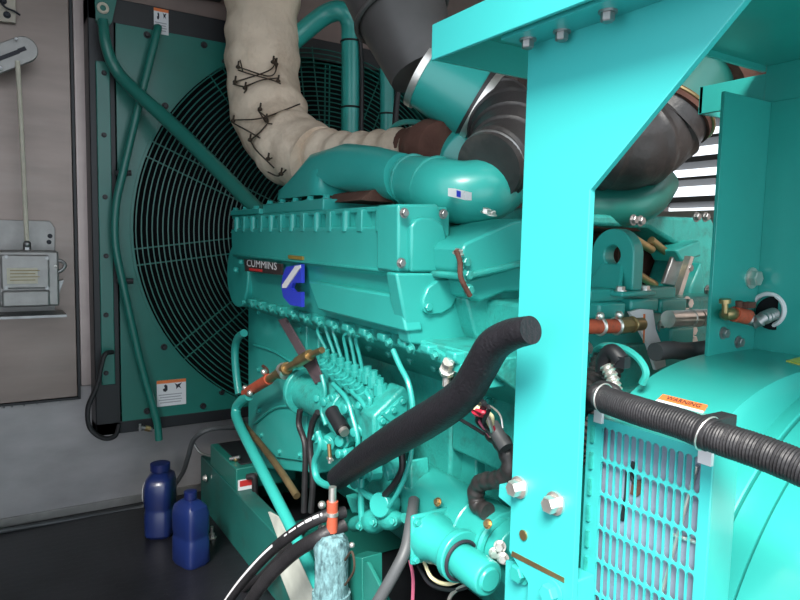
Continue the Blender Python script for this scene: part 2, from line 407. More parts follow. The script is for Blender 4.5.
MB().use('dull').tube([P(50, 272, Y=2.93), P(58, 272, Y=2.93), P(63, 269, Y=2.93), P(65, 265, Y=2.93), P(61, 261, Y=2.93), P(52, 261, Y=2.93)], .007, 10).use('steel').cyl(P(49, 266, Y=2.94), P(58, 266, Y=2.93), .014).build('conduit_connector', None, ab)
MB().obox(P(20, 315, Y=3.0), (.16, 0, 0), (0, .09, 0), (0, 0, .005)).prism([P(55, 282, Y=3.0), P(64, 280, Y=3.0), P(57, 300, Y=3.0)], (0, .06, 0)).build('shelf_bracket', 'dull', ab)
MB().cyl(P(27, 250, Y=YB+.05), P(27, 243, Y=YB+.05), .014, n=6).ball(P(27, 244, Y=YB+.04), .014, 8).build('rope_eye', 'dull', ab)
la = thing('lever_arm', 'slotted grey lever arm at the top of the pull rope', 'lever', P(12, 60, Y=2.95))
u = (P(27, 48, Y=2.95)-P(-10, 62, Y=2.95)).normalized(); w_ = V((-u.z, 0, u.x)); o = P(-10, 62, Y=2.95); e = P(24, 49, Y=2.95)
poly = [o-w_*.048, e-w_*.048]+[e+(u*math.sin(t)-w_*math.cos(t))*.048 for t in [PI*k/10 for k in range(1, 10)]]+[e+w_*.048, o+w_*.048]
MB().prism(poly, (0, .02, 0)).build('arm', 'galv', la, bevel=.003)
MB().obox(P(8, 55.5, Y=2.948), u*.042, w_*.007, (0, .003, 0)).obox(P(22, 49.5, Y=2.948), u*.014, w_*.007, (0, .003, 0)).build('slot', 'ink', la)
MB().ball(P(0, 68, Y=2.93), .008, 8).ball(P(16, 39, Y=2.93), .006, 8).build('rivets', 'white', la)
pipe('pull_rope', [P(17.5, 61, Y=2.945), P(21, 120, Y=2.945), P(24, 180, Y=2.945), P(27, 244, Y=2.945)], .0085, 'cream', 'taut cream rope hanging down to the grey motor box', 'rope', n=8)
wp = thing('wall_bracket', 'small beige plate bolted to the door in the top left corner', 'bracket', P(5, 22, Y=3.09))
MB().prism([P(-30, -20, Y=3.09), P(16, -20, Y=3.09), P(16, 23, Y=3.09), P(-30, 18, Y=3.09)], (0, .02, 0)).build('plate', 'beige', wp, bevel=.002)
bolts(wp, [P(3, 1, Y=3.09), P(7, 15, Y=3.09)], (0, -1, 0), .01, 'ink')
MB().tube([P(-2, -6, Y=3.08), P(4, 6, Y=3.07), P(14, 11, Y=3.075), P(20, 15, Y=3.085)], .004, 6).build('wire', 'ink', wp)

# ================================================================== SKID
sk = thing('generator_skid', 'dark teal steel base rail carrying the whole engine', 'base frame', (1.42, 1.5, 0))
SZ = P(207, 462, X=.8, ).z
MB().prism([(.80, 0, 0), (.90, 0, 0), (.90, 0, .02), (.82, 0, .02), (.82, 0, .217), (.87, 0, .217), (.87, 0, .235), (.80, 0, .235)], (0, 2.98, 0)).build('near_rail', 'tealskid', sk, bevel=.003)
MB().box(1.95, 2.04, 0, 2.98, 0, .235).build('far_rail', 'tealshade', sk, bevel=.003)
for y in (.3, 1.2, 2.1, 2.85): MB().box(.82, 1.95, y, y+.1, .03, .19).build('cross_member', 'tealshade', sk)
MB().box(.82, 1.95, 0, 2.98, .001, .02).build('drip_tray', 'black', sk)
bolts(sk, [P(x, y, X=.79) for x, y in ((206, 478),)], (-1, 0, 0), .012, 'steel')
# anchor bolts
for i, (px, py, h) in enumerate(((205, 482, .05), (212, 528, .04), (214, 540, .0))):
    pass
ax = thing('anchor_bolt', 'pale steel anchor stud beside the base rail right of the two jugs', 'bolt', P(212, 538, Z=0))
q = P(212, 538, Z=0)
MB().cyl(q, q+V((0, 0, .05)), .006).lathe(q+V((0, 0, .0)), (0, 0, 1), [(0, .02), (.004, .02), (.005, .012), (.02, .012)], 6).build('stud', 'steel', ax)

# box on the skid
c0 = P(236, 469, X=.805); tb = thing('battery_box', 'teal steel box with warning sticker on the base rail next to the oil jugs', 'box', (c0.x+.15, c0.y+.2, .235))
x1 = P(296, 460, Y=c0.y).x; zb = .236
MB().box(c0.x, x1, c0.y, c0.y+.36, zb-.0, c0.z).build('case', 'tealshade', tb, bevel=.004)
ldo = MB().box(c0.x+.03, x1-.03, c0.y+.03, c0.y+.34, c0.z, c0.z+.006).build('lid', 'black', tb, bevel=.003)
hp = P(242, 463, Y=c0.y+.15)
MB().use('brass').ball(P(236, 459, Z=c0.z+.01), .012, 8).use('dull').cyl(P(230, 459, Z=c0.z+.01), P(240, 457, Z=c0.z+.02), .008).build('filler_cap', None, ldo)
q = P(238, 491, Y=c0.y-.002)
w1 = MB().use('white').obox(q+V((.035, 0, .022)), (.035, 0, 0), (0, .001, 0), (0, 0, .022)).use('redink').obox(q+V((.035, -.0015, .028)), (.028, 0, 0), (0, .001, 0), (0, 0, .012)); w1.build('sticker', None, tb)
MB().tube([P(247, 477, Y=c0.y-.01), P(254, 477, Y=c0.y-.03), P(255, 490, Y=c0.y-.03), P(258, 503, Y=c0.y-.03), P(266, 508, Y=c0.y-.04)], .012, 10).build('handle_strap', 'rubber', tb)
MB().box(P(247, 475, Y=c0.y).x, P(256, 475, Y=c0.y).x, c0.y-.015, c0.y, P(247, 478, Y=c0.y).z, P(247, 474, Y=c0.y).z).build('latch', 'dull', tb)

# ================================================================== OIL JUGS
def jug(loc, rot, w, d, h, label):
    t = bpy.data.objects.new('oil_jug', None); C.objects.link(t); t.location = loc; t.rotation_euler = (0, 0, rot); t['_w'] = (0, 0, 0); t.empty_display_size = .05
    tag(t, label, 'jug', 'blue oil jugs on the floor')
    def sec(k, z, sx=1, sy=1, ox=0):
        out = []
        for i in range(32):
            a = 2*PI*i/32; c, s_ = math.cos(a), math.sin(a)
            out.append(V((ox+w/2*sx*math.copysign(abs(c)**.5, c), d/2*sy*math.copysign(abs(s_)**.5, s_), z)))
        return out
    MB().rings([sec(0, .0, .9, .9), sec(0, .012), sec(0, h*.34), sec(0, h*.37, .95, .95), sec(0, h*.42, .95, .95), sec(0, h*.45), sec(0, h*.70), sec(0, h*.80, .86, .9), sec(0, h*.86, .55, .6, -.0), sec(0, h*.88, .38, .42)]).build('body', 'jug', t)
    MB().lathe((0, 0, h*.87), (0, 0, 1), [(0, w*.20), (h*.02, w*.20), (h*.025, w*.23), (h*.12, w*.23), (h*.125, w*.2)], 20).build('cap', 'jugcap', t)
    return t
j = P(161, 531, Z=0)
t = jug((j.x, j.y, 0), 1.15, .175, .115, .30, 'blue plastic oil jug with round label nearer the end wall')
MB().use('white').lathe((-.02, .0575, .18), (0, 1, 0), [(0, .044), (.003, .042)], 28).use('jug').lathe((-.02, .0605, .18), (0, 1, 0), [(0, .026), (.001, .026)], 24).use('white').lathe((-.02, .0618, .18), (0, 1, 0), [(0, .015), (.001, .015)], 24).build('round_label', None, t)
j = P(191, 562, Z=0)
jug((j.x, j.y, 0), .35, .105, .135, .285, 'blue plastic oil jug turned narrow side out, nearer the camera beside the base rail')

pipe('floor_conduit', [P(240, 428, Y=2.9), P(218, 428, Y=2.85), P(203, 432, Y=2.85), P(193, 441, Y=2.9), P(188, 457, Y=2.95), P(182, 474, Y=3.0), P(168, 492, Y=3.05), P(145, 506, Y=3.08), P(100, 515, Y=3.09), P(40, 525, Y=3.09), P(-30, 536, Y=3.09)], .0105, 'greyhose', 'grey conduit curving down behind the jugs and along the end wall', 'conduit', n=10)
MB().tube([P(192, 440, Y=2.93), P(200, 452, Y=2.9), P(212, 456, Y=2.85), P(222, 455, Y=2.8)], .006, 8).build('stay_wire', 'dull')
tag(bpy.data.objects['stay_wire'], 'short grey rod reaching from the conduit to the teal box top', 'rod')
#@@PART2
# ================================================================== ENGINE
YE, YF = 1.30, 2.56          # near and far end of the long intake cover
def prof(pxs, Y): return [P(a, b, Y=Y) for a, b in pxs]
eng = thing('diesel_engine', 'large turquoise diesel engine with ribbed intake cover and blue emblem', 'engine', (1.42, 1.8, .32))
mn = MB().prism(prof([(399, 226), (399, 272), (406, 276), (415, 340), (450, 348), (455, 300), (449, 272), (449, 226)], YE), (0, YF-YE, 0))
mn.build('intake_manifold', 'teal', eng, bevel=.006)
# rounded far nose
q = P(399, 270, Y=YE)
MB().lathe((q.x+.02, YF+.0, 1.10), (1, 0, 0), [(0, .13), (.16, .13)], 32).build('manifold_nose', 'teal', eng, bevel=.006)
# ribbed upper gallery
a = P(401, 206, Y=YE); b = P(449, 232, Y=YE); x0 = a.x+.022
gz0 = P(399, 232, Y=YE).z; gz1 = a.z
MB().box(x0, b.x, YE+.01, YF, gz0, gz1).box(x0-.015, b.x, YE+.01, YF+.02, gz1-.010, gz1+.004).box(x0-.026, b.x, YE, YF+.01, gz0-.005, gz0+.002).build('upper_gallery', 'teal', eng, bevel=.004)
for k in range(13):
    rb = MB(); y = YE+.085+k*.092
    rb.box(x0-.03, x0+.01, y, y+(.028 if k % 2 else .02), gz0, gz1-.002)
    rb.cyl((x0-.020, y+.01, gz0), (x0-.020, y+.01, gz1-.004), .013 if k % 2 == 0 else .009, n=14)
    rb.build('rib', 'teal', eng, bevel=.003)
# end cap of the gallery
q0, q1 = P(396, 203, Y=YE-.015), P(450, 272, Y=YE-.015)
eb = MB().prism(prof([(398, 204), (438, 204), (440, 211), (450, 211), (450, 272), (398, 272)], YE-.015), (0, .10, 0)); ebo = eb.build('end_block', 'teal', eng, bevel=.006)
# raised arch panel on the end face
arch = [(411, 272), (411, 226), (416, 219), (424, 217), (434, 218), (444, 224), (447, 236), (448, 272)]
MB().prism(prof(arch, YE-.03), (0, .02, 0)).build('end_panel', 'teal', ebo, bevel=.006)
MB().prism(prof([(396, 273), (463, 273), (468, 300), (476, 312), (486, 318), (486, 352), (470, 352), (410, 344), (401, 300)], YE-.03), (0, .05, 0)).build('end_flange', 'teal', eng, bevel=.006)
efo = C.objects[-1]
oval = [(424, 312), (423, 300), (428, 288), (438, 280), (449, 279), (457, 284), (458, 296), (452, 308), (442, 314), (431, 315)]
MB().prism([P(x, y, Y=YE-.04) for x, y in oval], (0, .02, 0)).build('access_cover', 'teal', efo, bevel=.004)
bolts(efo, [P(x, y, Y=YE-.04) for x, y in ((427, 307), (453, 284))], (0, -1, 0), .010, 'teal', 'cover_bolt')
bolts(ebo, [P(x, y, Y=YE-.03) for x, y in ((404, 213), (401, 263), (443, 214))], (0, -1, 0), .009, 'dull', 'end_bolt')
XM = P(399, 250, Y=YE).x; XM2 = P(408, 300, Y=YE).x
# side details: raised ledge, emblem, name plate
MB().prism([P(308, 281, X=XM), P(399, 296, X=XM), P(406, 332, X=XM), P(318, 310, X=XM)], (.05, 0, 0)).build('side_pad', 'teal', eng, bevel=.006)
MB().prism([P(236, 253.5, X=XM-.004), P(399, 271, X=XM-.004), P(399, 274, X=XM-.004), P(236, 255.5, X=XM-.004)], (.02, 0, 0)).build('split_line', 'tealcast', eng, bevel=.002)
E_ = lambda x, y, d=0: P(x, y, X=XM-.006-d)
em = MB().use('blue').prism([E_(x, y) for x, y in ((286, 267), (301, 264), (301, 283), (293, 283), (291, 288), (294, 292), (301, 292), (301, 307), (290, 305), (283, 297), (281, 286), (283, 274))], (.012, 0, 0))
em.use('white').prism([E_(x, y, .003) for x, y in ((295, 266), (300, 265), (300, 268), (286, 288), (282, 288), (282, 285))], (.003, 0, 0)); em.build('emblem', None, eng)
npz = MB().use('plate').prism([E_(x, y) for x, y in ((244, 259), (281, 264), (281, 275), (245, 271))], (.008, 0, 0))
npo = npz.build('name_plate', None, eng)
o_ = E_(246.5, 266, .002); e_ = E_(280, 270.5, .002)
MB().text('CUMMINS', o_, e_-o_, (0, 0, 1), .036, sx=1.9).build('lettering', 'white', npo)
rr = MB().prism([E_(x, y, .002) for x, y in ((249, 268), (262, 269.5), (262, 271.8), (249, 270.5))], (.001, 0, 0)); rr.build('red_lettering', 'redink', npo)
MB().prism([E_(x, y) for x, y in ((288, 255), (302, 256.5), (302, 260), (288, 258.5))], (.01, 0, 0)).build('small_plate', 'ochre', eng)
MB().ball(E_(241, 262), .01, 8).ball(E_(236, 270), .012, 8).build('plug', 'teal', eng)

# head deck under the cover with bosses and bolts
zt = P(415, 341, X=XM2).z
hd = MB().prism([(XM2+.02, 1.0, zt), (XM2+.02, 1.0, zt-.03), (1.02, 1.0, zt-.14), (1.4, 1.0, zt-.17), (1.4, 1.0, zt)], (0, YF-1.0, 0))
hd.build('head_deck', 'tealcast', eng, bevel=.004)
MB().prism([P(420, 341, X=XM2+.01), P(484, 378, X=XM2+.01), P(484, 390, X=XM2+.01), P(420, 352, X=XM2+.01)], (.09, 0, 0)).build('rear_ledge', 'teal', eng, bevel=.004)
for k in range(15):
    bs = MB(); y = YF-.04-k*.1
    w_ = .018
    bs.prism([(XM2-.006, y-w_, zt-.002), (XM2-.006, y-w_, zt-.02), (XM2+.03, y-w_, zt-.045), (XM2+.03, y-w_, zt-.002)], (0, 2*w_, 0))
    bs.build('boss', 'teal', eng, bevel=.005)
bolts(eng, [(XM2-.004, YF-.09-k*.1, zt-.018) for k in range(14)], (-1, 0, -.25), .0095, 'tealcast', 'deck_bolt', h=.010)
bolts(eng, [(XM2+.09, YF-.05-k*.11, zt-.073) for k in range(13)], (-1, 0, -.6), .010, 'tealcast', 'deck_bolt', h=.012)
# block
MB().box(1.09, 1.85, .98, YF, .42, zt-.10).box(1.02, 1.1, 1.35, YF, .42, zt-.10).build('engine_block', 'tealcast', eng, bevel=.01)
MB().prism([(1.04, 1.0, .44), (1.83, 1.0, .44), (1.72, 1.0, .24), (1.15, 1.0, .24)], (0, 1.5, 0)).build('oil_pan', 'tealcast', eng, bevel=.01)
MB().box(1.05, 1.30, 1.5, YF, zt-.1, gz1-.03).box(1.30, 1.85, 1.8, YF, zt-.1, gz1-.06).build('upper_block', 'tealcast', eng, bevel=.01)
# front gear cover slab on the left
ga, gb = P(248, 300, X=.93), P(330, 300, X=.93)
MB().prism([P(248, 298, X=.92), P(248, 448, X=.92), P(262, 468, X=.92), P(318, 474, X=.92), P(318, 330, X=.92)], (.12, 0, 0)).build('gear_cover', 'teal', eng, bevel=.006)
MB().prism([P(256, 306, X=.91), P(256, 436, X=.91), P(276, 458, X=.91), P(306, 462, X=.91), P(306, 322, X=.91)], (.02, 0, 0)).build('gear_cover_panel', 'teal', eng, bevel=.005)
MB().tube([P(254, 345, X=.905), P(275, 352, X=.905), P(297, 366, X=.905)], .005, 6).tube([P(254, 424, X=.905), P(275, 408, X=.905), P(300, 408, X=.905), P(312, 416, X=.905)], .005, 6).build('seam_bead', 'teal', eng)
bolts(eng, [P(x, y, X=.91) for x, y in ((259, 312), (259, 370), (260, 410), (280, 452), (262, 435), (301, 330), (300, 455))], (-1, 0, 0), .009, 'teal', 'panel_bolt')
# accessory drive cylinder behind the strap
a = P(296, 386, X=.86); b = P(330, 404, X=.86)
MB().cyl((.90, a.y, a.z-.02), (.90, b.y-.12, a.z-.02), .064, n=32).cyl((.90, a.y+.01, a.z-.02), (.90, a.y-.015, a.z-.02), .085, n=32).cyl((.90, b.y-.06, a.z-.02), (.90, b.y-.085, a.z-.02), .082, n=32).build('accessory_drive', 'tealcast', eng, bevel=.004)
# lower block fields behind hose
MB().prism([P(434, 400, X=1.06), P(434, 500, X=1.06), P(476, 520, X=1.06), P(476, 412, X=1.06)], (.08, 0, 0)).build('block_panel', 'teal', eng, bevel=.006)
MB().prism(prof([(482, 388), (496, 372), (508, 368), (512, 392), (505, 398), (500, 400)], 1.2), (0, .12, 0)).build('side_cover', 'teal', eng, bevel=.008)
bolts(eng, [P(x, y, Y=1.18) for x, y in ((508, 397), (488, 402))], (0, -1, 0), .010, 'teal')
MB().prism(prof([(478, 388), (520, 372), (520, 420), (494, 420)], 1.25), (0, .2, 0)).build('rear_block', 'tealcast', eng, bevel=.006)

# rocker covers of the near bank (tilted)
def rocker(name, Y, dy, polys):
    for nm, pl, m_, yo, d in polys:
        MB().prism([P(a, b, Y=Y+yo) for a, b in pl], (0, d, 0)).build(nm, m_, eng, bevel=.006)
rocker('r', 1.16, .2, [
 ('rocker_cover', [(462, 250), (466, 243), (512, 222), (530, 218), (530, 262), (468, 276), (463, 270)], 'teal', 0, .42),
 ('rocker_cover', [(466, 281), (530, 263), (530, 292), (506, 292), (480, 302), (469, 296)], 'teal', .03, .45),
 ('cover_gasket', [(463, 274), (530, 259), (530, 266), (464, 281)], 'tealcast', -.012, .44),
 ('cylinder_head', [(466, 298), (530, 284), (530, 352), (482, 352), (474, 330)], 'tealcast', .06, .42),
])
MB().prism([P(447, 246, Y=1.5), P(448, 236, Y=1.5), P(484, 213, Y=1.5), P(530, 207, Y=1.5), P(530, 240, Y=1.5)], (0, .35, 0)).build('rocker_cover', 'tealcast', eng, bevel=.006)
bolts(eng, [P(x, y, Y=1.15) for x, y in ((465, 262), (467, 275), (468, 290))], (0, -1, 0), .011, 'tealcast', 'head_bolt')
bolts(eng, [P(x, y, Y=1.15) for x, y in ((486, 213), (491, 215), (458, 254))], (0, -.3, 1), .010, 'steel', 'head_bolt')
MB().tube([P(456, 250, Y=1.13), P(460, 262, Y=1.13), P(461, 278, Y=1.13), P(470, 296, Y=1.13)], .006, 8).build('bleed_line', 'brown', eng)

# flywheel housing end (seen right of the column)
YH = 1.05
MB().lathe((1.42, YH, .74), (0, 1, 0), [(0, .36), (.02, .37), (.16, .37)], 48).build('flywheel_housing', 'tealcast', eng)
MB().box(1.02, 1.9, YH+.02, YH+.3, .7, P(620, 302, Y=YH).z).build('housing_top', 'tealcast', eng, bevel=.01)
MB().prism([P(x, y, Y=YH-.03) for x, y in ((580, 300), (664, 300), (690, 312), (700, 345), (690, 380), (580, 400))], (0, .05, 0)).build('rear_plate', 'teal', eng, bevel=.006)
bp_ = P(624, 297, Y=YH-.06)
MB().box(P(590, 297, Y=YH-.06).x, P(676, 297, Y=YH-.06).x, YH-.06, YH+.14, P(650, 300, Y=YH-.06).z, P(650, 288, Y=YH-.06).z).build('eye_base_plate', 'teal', eng, bevel=.004)
for a, b, c, d in ((628, 299, 655, 311), (658, 299, 683, 312), (596, 303, 622, 318), (668, 328, 690, 345)):
    q0, q1 = P(a, b, Y=YH-.075), P(c, d, Y=YH-.075)
    MB().box(q0.x, q1.x, YH-.085, YH-.03, q1.z, q0.z).build('housing_boss', 'teal', eng, bevel=.006)
bolts(eng, [P(x, y, Y=YH-.05) for x, y in ((657, 304), (686, 303), (690, 330), (694, 318), (662, 326), (690, 340), (600, 355), (585, 348))], (0, -1, 0), .013, 'steel', 'housing_bolt')
st_ = MB().use('white').prism([P(x, y, Y=YH-.10) for x, y in ((630, 312), (640, 309), (653, 310), (656, 330), (664, 350), (666, 366), (656, 370), (648, 345), (640, 330))], (0, .008, 0)).use('orange').prism([P(x, y, Y=YH-.101) for x, y in ((643.5, 314), (645.5, 314), (644.5, 343), (643.5, 343))], (0, .001, 0))
st_.build('timing_plate', None, eng)
# lifting eye
le = thing('lifting_eye', 'turquoise lifting eye plate with a round hole standing on the flywheel housing', 'lifting eye', P(612, 290, Y=YH))
XE = P(612, 262, Y=YH-.02).x
ey = YH+.0
def eyeprof(n=24):
    return n
pl = []
cyp = P(612, 255, X=XE); R = .062
zb_ = P(612, 289, X=XE).z
for k in range(25):
    a = PI*k/24; pl.append((cyp.y+R*1.0*math.cos(a), cyp.z+R*math.sin(a)))
pl = [(cyp.y+R, zb_)]+pl+[(cyp.y-R, zb_)]
# plate with hole, both faces and the rims
def plate_hole(outer, hc, hr, x0, x1):
    n = 48; mb = MB(); O = []; I = []
    for i in range(n):
        a = 2*PI*i/n; d = (math.cos(a), math.sin(a)); best = None
        for j in range(len(outer)):
            p, q = outer[j], outer[(j+1) % len(outer)]
            ex, ez = q[0]-p[0], q[1]-p[1]; den = d[0]*ez-d[1]*ex
            if abs(den) < 1e-12: continue
            t = ((p[0]-hc[0])*ez-(p[1]-hc[1])*ex)/den; s_ = ((p[0]-hc[0])*d[1]-(p[1]-hc[1])*d[0])/den
            if t > 0 and -1e-6 <= s_ <= 1+1e-6 and (best is None or t < best): best = t
        O.append((hc[0]+d[0]*best, hc[1]+d[1]*best)); I.append((hc[0]+d[0]*hr, hc[1]+d[1]*hr))
    vs = [(x0, *p) for p in I]+[(x0, *p) for p in O]+[(x1, *p) for p in I]+[(x1, *p) for p in O]; fs = []
    for i in range(n):
        j = (i+1) % n
        fs += [(i, j, n+j, n+i), (2*n+i, 3*n+i, 3*n+j, 2*n+j), (i, 2*n+i, 2*n+j, j), (n+i, n+j, 3*n+j, 3*n+i)]
    return mb.add(vs, fs)
plate_hole(pl, (cyp.y, cyp.z), .023, XE-.0, XE+.035).build('eye_plate', 'teal', le, bevel=.003)
MB().prism([(XE-.03, cyp.y-.05, zb_), (XE-.03, cyp.y+.05, zb_), (XE, cyp.y+.03, zb_+.06), (XE, cyp.y-.03, zb_+.06)], (.012, 0, 0)).box(XE-.05, XE+.07, cyp.y-.075, cyp.y+.075, zb_-.012, zb_).build('gusset_foot', 'teal', le, bevel=.004)
bolts(le, [(XE-.035, cyp.y-.058, zb_), (XE+.055, cyp.y-.055, zb_), (XE-.035, cyp.y+.058, zb_)], (0, 0, 1), .010, 'steel')

# exhaust manifold and far side behind the eye
MB().use('brown').cyl(P(590, 262, Y=1.5), P(690, 280, Y=1.5), .115, n=28).cyl(P(645, 262, Y=1.42), P(645, 262, Y=1.62), .11, n=28).build('exhaust_manifold', None, eng)
MB().prism([P(585, 231, Y=1.30), P(596, 225, Y=1.30), P(650, 229, Y=1.30), P(683, 249, Y=1.30), P(682, 252, Y=1.30), P(649, 232, Y=1.30), P(597, 228, Y=1.30)], (0, .35, 0)).build('heat_shield', 'brown', eng)
MB().prism([P(664, 284, Y=1.22), P(676, 250, Y=1.22), P(686, 254, Y=1.22), P(678, 287, Y=1.22)], (0, .015, 0)).build('clamp_block', 'dull', eng, bevel=.004)
sd = MB()
for a, b, c, d in ((633, 238, 652, 250), (651, 240, 667, 253), (637, 274, 655, 285)): sd.cyl(P(a, b, Y=1.25), P(c, d, Y=1.25), .012, n=14)
sd.build('manifold_stud', 'brass', eng)
MB().prism([P(x, y, Y=1.25) for x, y in ((590, 214), (650, 216), (712, 218), (730, 262), (730, 360), (676, 345), (676, 290), (690, 252), (650, 228), (590, 225))], (0, .12, 0)).build('far_bank_cover', 'tealcast', eng, bevel=.01)
MB().prism([P(x, y, Y=1.18) for x, y in ((690, 290), (702, 262), (706, 300), (694, 340), (684, 330))], (0, .1, 0)).prism([P(x, y, Y=1.2) for x, y in ((676, 250), (700, 240), (702, 256), (682, 262))], (0, .1, 0)).build('far_bracket', 'teal', eng, bevel=.006)
MB().prism([P(x, y, Y=1.14) for x, y in ((678, 296), (691, 256), (694, 257), (682, 297))], (0, .02, 0)).build('edge_strip', 'steel', eng)
bolts(eng, [P(x, y, Y=1.15) for x, y in ((707, 290), (688, 268), (633, 220), (640, 221), (705, 217), (696, 217))], (0, -1, 0), .011, 'dull', 'cover_bolt')

# intake elbow on top of the cover
ie = thing('intake_elbow', 'turquoise cast elbow bolted on top of the ribbed intake cover', 'intake pipe', P(320, 205, X=.95))
XI = .95
zf = gz1+.004
a = P(288, 205, X=.93); b = P(352, 205, X=.93)
MB().box(x0-.005, x0+.24, b.y, a.y, zf, zf+.035).build('flange', 'teal', ie, bevel=.004)
MB().box(x0-.02, x0+.2, a.y, YF+.03, zf, zf+.02).build('fuel_rail_cover', 'teal', ie, bevel=.003)
def rsec(c, u, w, a, b, n=32, p=.6):
    c, u, w = V(c), V(u), V(w)
    return [c+u*a*math.copysign(abs(math.cos(2*PI*i/n))**p, math.cos(2*PI*i/n))+w*b*math.copysign(abs(math.sin(2*PI*i/n))**p, math.sin(2*PI*i/n)) for i in range(n)]
pts = [(P(321, 199, X=XI), (0, 1, 0), (1, 0, 0), .185, .10, .3), (P(320, 190, X=XI), (0, 1, .0), (1, 0, 0), .175, .098, .35), (P(325, 178, X=XI), (0, .95, -.1), (1, 0, 0), .150, .092, .45),
       (P(338, 171, X=XI), (0, .8, .6), (1, 0, 0), .105, .085, .65), (P(356, 169, X=XI+.01), (0, .3, .95), (1, 0, 0), .083, .080, .85), (P(378, 172, X=XI+.02), (0, 0, 1), (1, .1, 0), .073, .075, 1), (P(404, 178, X=XI+.03), (0, 0, 1), (1, .1, 0), .068, .07, 1)]
MB().rings([rsec(c, V(u).normalized(), w_, A, B, 40, p) for c, u, w_, A, B, p in pts]).build('elbow_body', 'teal', ie, sharp=60)
gs = MB()
for px in (301, 312): 
    q = P(px, 196, X=.88); gs.prism([(q.x, q.y, q.z-.01), (q.x-.02, q.y-.008, q.z-.03), (q.x+.04, q.y, q.z+.075)], (0, -.014, 0))
gs.build('web', 'teal', ie, bevel=.003)
bolts(ie, [(x0+.012, a.y-.03-k*.115, zf+.035) for k in range(5)]+[(x0+.0, a.y+.08+k*.12, zf+.02) for k in range(3)], (0, 0, 1), .011, 'teal')

# turbocharger
tc = thing('turbocharger', 'turquoise snail-shaped turbocharger under the black rubber elbow', 'turbocharger', P(440, 200, X=1.05))
rg = []
cpts = [P(398, 179, X=1.0), P(420, 183, X=1.0), P(445, 190, X=1.01), P(468, 193, X=1.05), P(490, 188, X=1.12), P(506, 176, X=1.25), P(512, 160, X=1.38)]
MB().tube(cpts, [.066, .072, .078, .084, .084, .078, .07, .06], 28, dense=.012).build('compressor_housing', 'teal', tc)
MB().torus(P(413, 181, X=1.0), P(430, 184, X=1.0)-P(398, 179, X=1.0), .069, .006).torus(P(435, 186, X=1.005), P(440, 187, X=1.0)-P(430, 184, X=1.0), .074, .006).build('hose_clamp', 'tealcast', tc)
ax_ = (P(436, 140, X=1.30)-P(480, 165, X=1.22)).normalized()
MB().lathe(P(478, 168, X=1.22), ax_, [(0, .07), (.03, .11), (.10, .115), (.13, .10), (.16, .06)], 36).build('center_housing', 'teal', tc, bevel=.004)
MB().lathe(P(440, 148, X=1.12), P(408, 148, X=1.12)-P(440, 148, X=1.12), [(0, .075), (.05, .085), (.10, .072), (.12, .055)], 32).build('turbine_housing', 'brown', tc)
MB().prism([P(x, y, Y=1.78) for x, y in ((428, 158), (430, 145), (438, 134), (446, 131), (452, 140), (450, 154), (446, 160))], (0, .06, 0)).build('housing_cover', 'teal', tc, bevel=.008)
tl = MB().use('white').prism([P(x, y, X=.945) for x, y in ((448, 188), (465, 192), (465, 200), (448, 196))], (.02, 0, 0)).use('blue').prism([P(x, y, X=.944) for x, y in ((456.5, 190.3), (460.5, 191.3), (460.5, 197.5), (456.5, 196.5))], (.01, 0, 0)); tl.build('sticker', None, tc)
MB().tube([P(390, 140, X=1.2), P(391, 130, X=1.2), P(400, 123, X=1.2), P(415, 122, X=1.2), P(432, 127, X=1.2), P(444, 131, X=1.2)], .009, 10).build('oil_line', 'teal', tc)
MB().prism(prof([(360, 200), (372, 190), (398, 186), (400, 203)], 1.6), (0, .3, 0)).build('oil_drain_block', 'brown', tc)

# wrapped exhaust pipe
ep = thing('exhaust_pipe', 'thick exhaust pipe wrapped in laced cream insulation cloth', 'pipe', P(330, 165, X=1.05))
epts = [P(263, -90, X=1.02), P(263, -20, X=1.02), P(263, 60, X=1.02), P(267, 105, X=1.02), P(283, 142, X=1.04), P(318, 160, X=1.09)]
def wr(f):
    return .155+.006*math.sin(f*31)+.004*math.sin(f*67+1)-(.02*max(0, (f-.7)/.3))
MB().tube(epts, wr, 48, dense=.012).build('pipe_blanket', 'cloth', ep, displace=(.018, .10), sharp=80)
def wr2(f): return .105-.028*f+.006*math.sin(f*38)
MB().tube([P(308, 150, X=1.08), P(340, 158, X=1.13), P(375, 156, X=1.18), P(415, 150, X=1.22)], wr2, 36, dense=.012).build('branch_blanket', 'cloth', ep, displace=(.012, .08), sharp=80)
MB().tube([P(409, 150, X=1.22), P(418, 149, X=1.22), P(430, 148, X=1.21)], .075, 28).build('bare_joint', 'brown', ep)
# lacing: hooks and crossed wires lying on the cloth
SY = P(263, 60, X=1.02).y
axis = P(263, 60, X=1.02)
def onpipe(px, py, rad=.172):
    """first hit of the sight line with the pipe's cloth skin"""
    d = V((px-400, 300-py, -F)); d = V((d.dot(cx_), d.dot(cy_), d.dot(cz_)))
    c = catmull(epts, 24); best = None; t = 2.0/abs(d.length)
    dn = d.normalized(); k = 1.6
    while k < 3.2:
        p = CAM+dn*k
        if min((p-q_).length for q_ in c) < rad-.008: return p-dn*.012
        k += .01
    return CAM+dn*2.3
lace = [((238, 67), (270, 76), (278, 64)), ((235, 82), (268, 71), (276, 62)), ((238, 70), (250, 74), (272, 80), (281, 84)), ((244, 87), (262, 80), (278, 78)),
        ((235, 120), (262, 118), (300, 104)), ((233, 123), (246, 130), (260, 138)), ((251, 140), (262, 130), (268, 120), (260, 112)), ((258, 110), (266, 122), (272, 124)),
        ((251, 142), (256, 150), (266, 160), (274, 168)), ((266, 160), (272, 158)), ((268, 172), (278, 176), (286, 170)), ((240, 60), (243, 72)), ((275, 58), (276, 70)), ((233, 84), (246, 88), (244, 93))]
lw = MB()
for l in lace: lw.tube([onpipe(x, y) for x, y in l], .0028, 6)
lw.build('lacing_wire', 'wire', ep)
